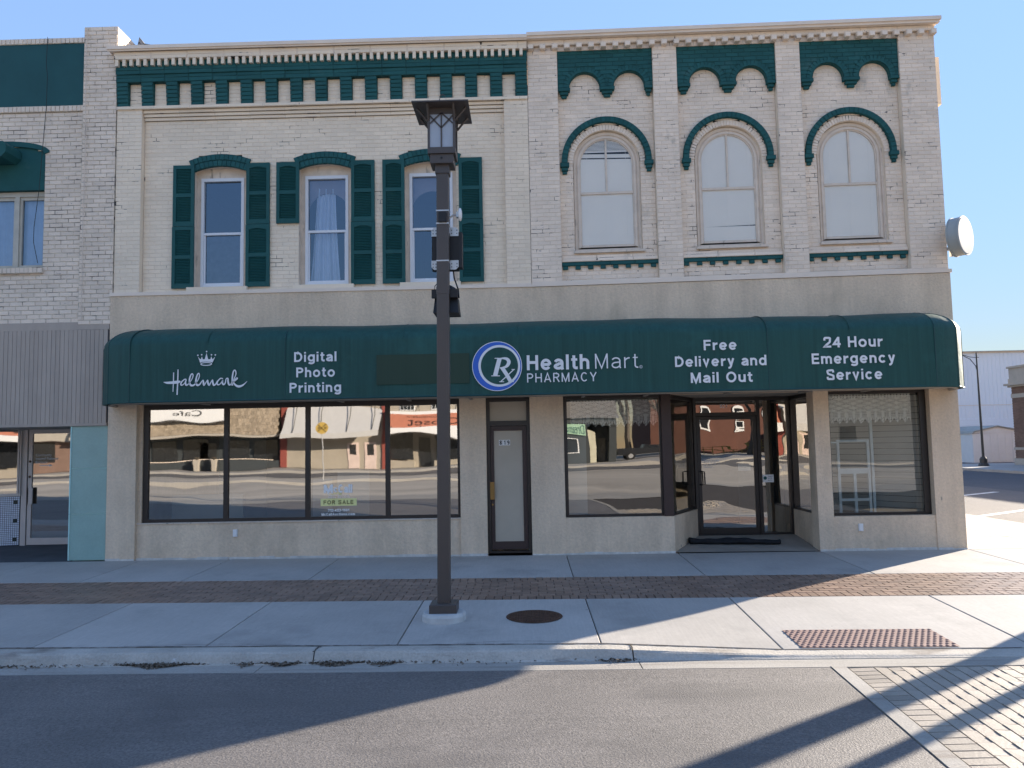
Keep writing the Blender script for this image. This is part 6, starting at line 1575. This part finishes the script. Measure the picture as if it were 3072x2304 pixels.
# cafe
cf = thing('cafe_building', 'cafe with shingled mansard canopy and dark recessed windows across the wide street', 'building', (-26, Yf, 0))
mb = MB(); mb.box(-38, -19.8, Yf-14, Yf-0.6, 0, 6.5); mb.build('wall', Mcha, cf)
mb = MB(); mb.box(-38, -19.8, Yf-0.6, Yf, 0, 0.58); mb.build('bulkhead', Mcha, cf); bx('window_sill', M['flash'], cf, -38, -20.4, Yf-0.02, Yf+0.06, 0.58, 0.66)
for x in (-36, -33.2, -30.4, -27.9, -24.6, -22.2): bx('shop_window', Mwin, cf, x, x+2.0, Yf-0.58, Yf-0.5, 0.67, 2.5)
bx('door', Mwin, cf, -26.6, -25.2, Yf-0.58, Yf-0.5, 0.05, 2.3)
sg = []
for r_ in range(12):
    z = 2.95+r_*0.22; yy = Yf+1.2-0.075*r_
    x = -34-(0.12 if r_ % 2 else 0)
    while x < -19.85: sg.append((Vector((x+0.12, yy, z+0.11)), Vector((-1, 0, 0)), Vector((0, -0.32, 0.947)), Vector((0, 0.947, 0.32)), 0.225, 0.235, 0.04)); x += 0.24
finish_pieces(cf, sg, Mshg, 'shingle', limit=60, stuffname='shingles', jitter=0.02)
mb = MB(); mb.add([(-38, Yf+1.17, 2.9), (-19.8, Yf+1.17, 2.9), (-19.8, Yf+0.25, 5.6), (-38, Yf+0.25, 5.6)], [(1, 0, 3, 2)]); mb.box(-38, -19.8, Yf-0.6, Yf+0.25, 5.4, 5.6); mb.build('canopy_board', Mshg, cf)
bx('fascia', M['stonefar'], cf, -38, -19.8, Yf-0.5, Yf+1.25, 2.75, 2.93)
mb = MB(); mb.box(-29.9, -23.6, Yf+1.26, Yf+1.32, 4.0, 5.0); mb.build('sign_board', M['white'], cf); font_text('lettering', 'Cafe', -28.0, -25.6, 4.22, 4.62, Yf+1.33, cf, M['black'], flip=True)
for i, (x, t_) in enumerate(((-26.3, 'left'), (-24.9, 'right'))):
    p = thing('planter', 'grey tapered planter with dry grasses at the %s side of the cafe door' % ('left' if i else 'right'), 'planter', (x, Yf+0.7, 0), group='planters by the cafe door')
    mb = MB(); mb.loft([[(x+r_*math.cos(R(45+90*k)), Yf+0.7+r_*math.sin(R(45+90*k)), z) for k in range(4)] for r_, z in ((0.20, 0), (0.31, 0.62))]); mb.build('pot', M['stonefar'], p)
    mb = MB()
    for _ in range(60):
        a = random.uniform(0, 6.3); l = random.uniform(0.1, 0.3); mb.cyl((x, Yf+.7, 0.6), (x+l*math.cos(a), Yf+.7+l*math.sin(a), 0.6+random.uniform(.15, .45)), 0.02, 0.004, 3)
    mb.build('grasses', M['leaf'], p)
br_ = thing('brown_shop_building', 'long brown brick shop building with red fascia west of the cafe', 'building', (-60, Yf, 0))
mb = MB(); mb.box(-90, -38.05, Yf-12, Yf, 0, 7.5); mb.build('wall', M['brickfar'], br_)
bx('fascia', M['stonefar'], br_, -90, -38.05, Yf+0.001, Yf+0.5, 2.7, 3.6)
for x in (-86, -80, -74, -68, -62, -56, -50, -44): bx('shop_window', Mwin, br_, x, x+4, Yf+.001, Yf+.05, 0.6, 2.6)
# white awning building and consignment shop
ab = thing('tan_building', 'tan rendered building with white fabric canopy and pale pink door across the wide street', 'building', (-15.5, Yf, 0))
mb = MB(); mb.box(-19.3, -11.6, Yf-14, Yf, 0, 7.2); mb.build('wall', Mtan, ab); 
for a, b in ((-19.8, -19.3), (-11.6, -11.1)): bx('pilaster', Mred, ab, a, b, Yf-1, Yf+0.12, 0, 7.4)
mb = MB(); mb.add([(-19.3, Yf+0.02, 4.75), (-11.6, Yf+0.02, 4.75), (-11.6, Yf+1.9, 2.85), (-19.3, Yf+1.9, 2.85), (-11.6, Yf+1.9, 2.5), (-19.3, Yf+1.9, 2.5), (-19.3, Yf+0.02, 4.70), (-11.6, Yf+0.02, 4.70)], [(0, 3, 2, 1), (3, 5, 4, 2), (6, 7, 2, 3)]); mb.build('canopy', Mfab, ab)
mb = MB()
for x in (-18.4, -16.2, -14.0, -12.1): mb.cyl((x, Yf+0.02, 5.3), (x, Yf+1.9, 2.9), 0.03, n=6)
mb.build('canopy_rod', M['polefar'], ab)
for x in (-14.3, -12.95): 
    d_ = bx('door', Mpink, ab, x, x+0.9, Yf+0.001, Yf+0.05, 0.02, 2.08); bx('pane', Mwin, d_, x+0.2, x+0.7, Yf+0.05, Yf+0.06, 1.2, 1.9)
for x in (-17.5, -15.0): bx('window', Mwin, ab, x, x+1.0, Yf+0.001, Yf+0.05, 5.2, 6.5)
cs = thing('consignment_shop', 'shop with long orange-red sign band and dark glass front across the wide street', 'building', (-6.5, Yf, 0))
mb = MB(); mb.box(-11.1, -1.5, Yf-14, Yf, 2.4, 7.2); mb.box(-11.1, -1.5, Yf-14, Yf-0.8, 0, 2.4); mb.box(-11.0, -9.15, Yf-0.79, Yf, 0, 0.6); mb.box(-7.5, -4.2, Yf-0.79, Yf, 0, 0.7); mb.build('wall', Mtan, cs)
bx('sign_band', Mor, cs, -11.0, -2.0, Yf+1.0, Yf+1.1, 3.0, 4.25); bx('canopy_beam', M['white'], cs, -11.1, -1.5, Yf, Yf+1.2, 2.45, 2.99); bx('canopy_beam', M['white'], cs, -11.1, -1.5, Yf, Yf+1.0, 4.25, 4.6)
font_text('lettering', 'CONSIGNMENT', -9.5, -7.0, 3.85, 4.05, Yf+1.11, cs, M['black'], flip=True); font_text('lettering', 'Closet', -9.4, -5.2, 3.15, 3.75, Yf+1.11, cs, M['black'], flip=True)
for a, b in ((-11.0, -9.2), (-7.3, -4.4)): bx('shop_window', Mwin, cs, a, b, Yf-0.35, Yf-0.3, 0.7, 2.4)
bx('door', Mwin, cs, -8.75, -7.85, Yf-0.75, Yf-0.7, 0.05, 2.2)
for x in (-10.1, -7.6, -5.0, -2.9): 
    wq = bx('window', M['white'], cs, x, x+1.2, Yf+0.001, Yf+0.06, 4.75, 6.2)
    for i in range(4):
        for j in range(3): bx('pane', Mwin, wq, x+0.06+0.28*i, x+0.3+0.28*i, Yf+0.061, Yf+0.07, 4.82+0.45*j, 5.22+0.45*j)
mb = MB()
for x in (-11, -8.6, -5.4, -2.6): mb.cyl((x, Yf+0.02, 5.3), (x+0.3, Yf+1.15, 3.0), 0.03, n=6)
mb.build('canopy_rod', M['polefar'], cs)
# plain shop between, then charcoal house
ms = thing('shop_row_building', 'plain tan two storey shop building left of the charcoal house across the street', 'building', (0.8, Yf, 0))
mb = MB(); mb.box(-1.45, 2.9, Yf-14, Yf, 0, 7.0); mb.build('wall', M['stonefar'], ms); bx('shop_window', Mwin, ms, -0.8, 2.2, Yf+0.001, Yf+0.04, 0.7, 2.5); bx('cornice', M['white'], ms, -1.5, 2.95, Yf, Yf+0.3, 6.8, 7.1)
ch_ = thing('charcoal_house', 'charcoal sided shop with cream bay window and green leaf sign across the street', 'building', (5.2, Yf, 0))
mb = MB(); mb.box(3.0, 7.2, Yf-12, Yf-1.2, 0, 3.6); mb.box(3.0, 4.95, Yf-1.2, Yf, 0, 3.0); mb.box(6.6, 7.2, Yf-1.2, Yf, 0, 3.0); mb.box(3.0, 7.2, Yf-1.2, Yf+0.1, 3.0, 3.6); mb.build('wall', Mcha, ch_)
mb = MB(); mb.add([(2.8, Yf+0.5, 3.6), (7.4, Yf+0.5, 3.6), (7.4, Yf-6, 6.0), (2.8, Yf-6, 6.0)], [(0, 3, 2, 1)]); mb.build('roof', mat('grey_asphalt_shingle', (0.16, 0.15, 0.14), 0.9), ch_)
wq = bx('window', M['white'], ch_, 2.6, 4.1, Yf+0.001, Yf+0.05, 0.95, 2.1); bx('pane', Mwin, wq, 2.7, 4.0, Yf+0.051, Yf+0.06, 1.02, 2.03)
bx('bay', mat('cream_paint', (0.58, 0.55, 0.42), 0.7), ch_, 4.96, 5.5, Yf-1.19, Yf-0.1, 0, 2.7); bx('door', Mwin, ch_, 5.75, 6.4, Yf-1.19, Yf-1.1, 0.1, 2.3)
bx('sign_board', mat('pale_green_sign', (0.35, 0.55, 0.38), 0.6), ch_, 3.1, 4.8, Yf+0.11, Yf+0.16, 2.45, 2.95); font_text('lettering', 'Dreams', 3.2, 4.7, 2.52, 2.88, Yf+0.17, ch_, M['green'], flip=True)
# brick building far right behind, railing
rb_ = thing('red_brick_building', 'red brick building with white arched windows beyond the trees across the street', 'building', (22, -75, 0))
mb = MB(); mb.box(14, 34, -90, -75, 0.0, 9.0); mb.box(36, 70, -70, -56, 0, 5.5); mb.build('wall', Mbr, rb_)
for x in (17, 20.5, 24, 27.5, 31):
    mb = MB(); mb.box(x, x+1.0, -75+0.001, -74.92, 3.2, 5.0); mb.prism([(x, 5.0), (x+1, 5.0), (x+.85, 5.3), (x+.5, 5.42), (x+.15, 5.3)], -74.999, -74.92); wq = mb.build('window', M['white'], rb_); bx('pane', Mwin, wq, x+.15, x+.85, -74.92, -74.9, 3.35, 4.7)
rl = thing('yellow_railing', 'yellow pipe railing in front of the red brick building', 'railing', (22, -68, 0))
mb = MB()
for x in range(17, 30): mb.box(x, x+0.1, -68, -67.9, 0, 1.3)
mb.box(17, 30, -68, -67.9, 0.7, 0.8); mb.box(17, 30, -68, -67.9, 1.2, 1.3); mb.build('rail', Myel, rl)
# parked pickup
pk = thing('pickup_truck', 'black pickup truck parked beyond the charcoal house across the street', 'pickup truck', (10.2, -52.5, 0))
def vwarp(x, y, z): return (7.6+x, -52.5+y, z)
mb = MB(vwarp); mb.prism([(0, 0.45), (5.4, 0.45), (5.45, 1.0), (5.2, 1.12), (3.9, 1.15), (3.45, 1.72), (2.15, 1.78), (1.95, 1.15), (0.05, 1.15)], -0.9, 0.9); mb.build('body', Mblk, pk)
mb = MB(vwarp); mb.prism([(2.1, 1.2), (3.75, 1.2), (3.38, 1.66), (2.22, 1.70)], 0.901, 0.91); mb.build('side_window', Mwin, pk)
for x in (1.0, 4.3):
    for y in (0.72, -0.92): mb = MB(vwarp); mb.cyl((x, y, 0.36), (x, y+0.2, 0.36), 0.37, n=18); wh = mb.build('wheel', M['black'], pk); mb = MB(vwarp); mb.cyl((x, y+0.201, 0.36), (x, y+0.21, 0.36), 0.2, n=14); mb.build('rim', M['steel'], wh)
gh = thing('grey_house', 'grey lap sided building facing the entrance corner from across the street', 'building', (30, Yf, 0))
mb = MB(); mb.box(23.5, 40, Yf-12, Yf, 0, 7.5); mb.build('wall', mat('mid_grey_siding', (0.085, 0.09, 0.095), 0.8), gh); bx('window', Mwin, gh, 25.0, 26.2, Yf+.001, Yf+.05, 1.2, 2.6)
# bare trees
def tree(x, y, h, seed, label):
    rnd = random.Random(seed); t = thing('bare_tree', label, 'tree', (x, y, 0), group='bare trees across the street')
    trunk = MB(); br = MB(); tw = MB()
    def grow(p, d, l, r_, lev):
        q = p+d*l; (trunk if lev == 0 else br if lev < 4 else tw).cyl(p, q, r_, r_*0.68, 6 if lev < 3 else 4 if lev < 5 else 3, cap=False)
        if lev >= 7: return
        for _ in range(2 if rnd.random() < 0.45 else 3):
            nd_ = (d+Vector((rnd.uniform(-1, 1), rnd.uniform(-1, 1), rnd.uniform(-0.15, 0.7)))*0.62).normalized()
            grow(q, nd_, l*rnd.uniform(0.62, 0.85), r_*0.66, lev+1)
    grow(Vector((x, y, -0.1)), Vector((rnd.uniform(-.06, .06), rnd.uniform(-.06, .06), 1)).normalized(), h*0.26, h*0.026, 0)
    trunk.build('trunk', M['bark'], t); br.build('branches', M['bark'], t); tw.build('twigs', M['bark'], t, kind='stuff')
for i, (x, y, h) in enumerate(((9.5, -60, 13), (12.5, -56, 11), (15.5, -62, 14), (8.0, -66, 12), (21, -58, 12))):
    tree(x, y, h, 11+i, ['tall bare tree right behind the charcoal house', 'smaller bare tree beside the parked pickup', 'tallest bare tree in front of the red brick building', 'bare tree farthest behind the charcoal house', 'lone bare tree at the far end of the railing'][i]+' across the street')
# railway warning sign seen in the glass
rx = thing('railway_crossing_sign', 'round yellow railway crossing sign on a thin post in the wide street', 'road sign', (-12.3, -33.5, -0.15))
mb = MB(); mb.cyl((-12.3, -33.5, -0.2), (-12.3, -33.5, 3.3), 0.035, n=8); mb.build('post', M['steel'], rx)
mb = MB(); mb.cyl((-12.3, -33.46, 2.95), (-12.3, -33.45, 2.95), 0.40, n=28); mb.build('disc', Myel, rx)
mb = MB()
for s_ in (-1, 1):
    mb.add([(-12.3+s_*(-.25)-.03, -33.44, 2.68), (-12.3+s_*(-.25)+.03, -33.44, 2.68), (-12.3+s_*.25+.03, -33.44, 3.22), (-12.3+s_*.25-.03, -33.44, 3.22)], [(0, 1, 2, 3)])
mb.build('cross', M['black'], rx)
font_text('lettering', 'R   R', -12.58, -12.02, 2.87, 3.03, -33.435, rx, M['black'], flip=True)
print('objects', len(bpy.data.objects))
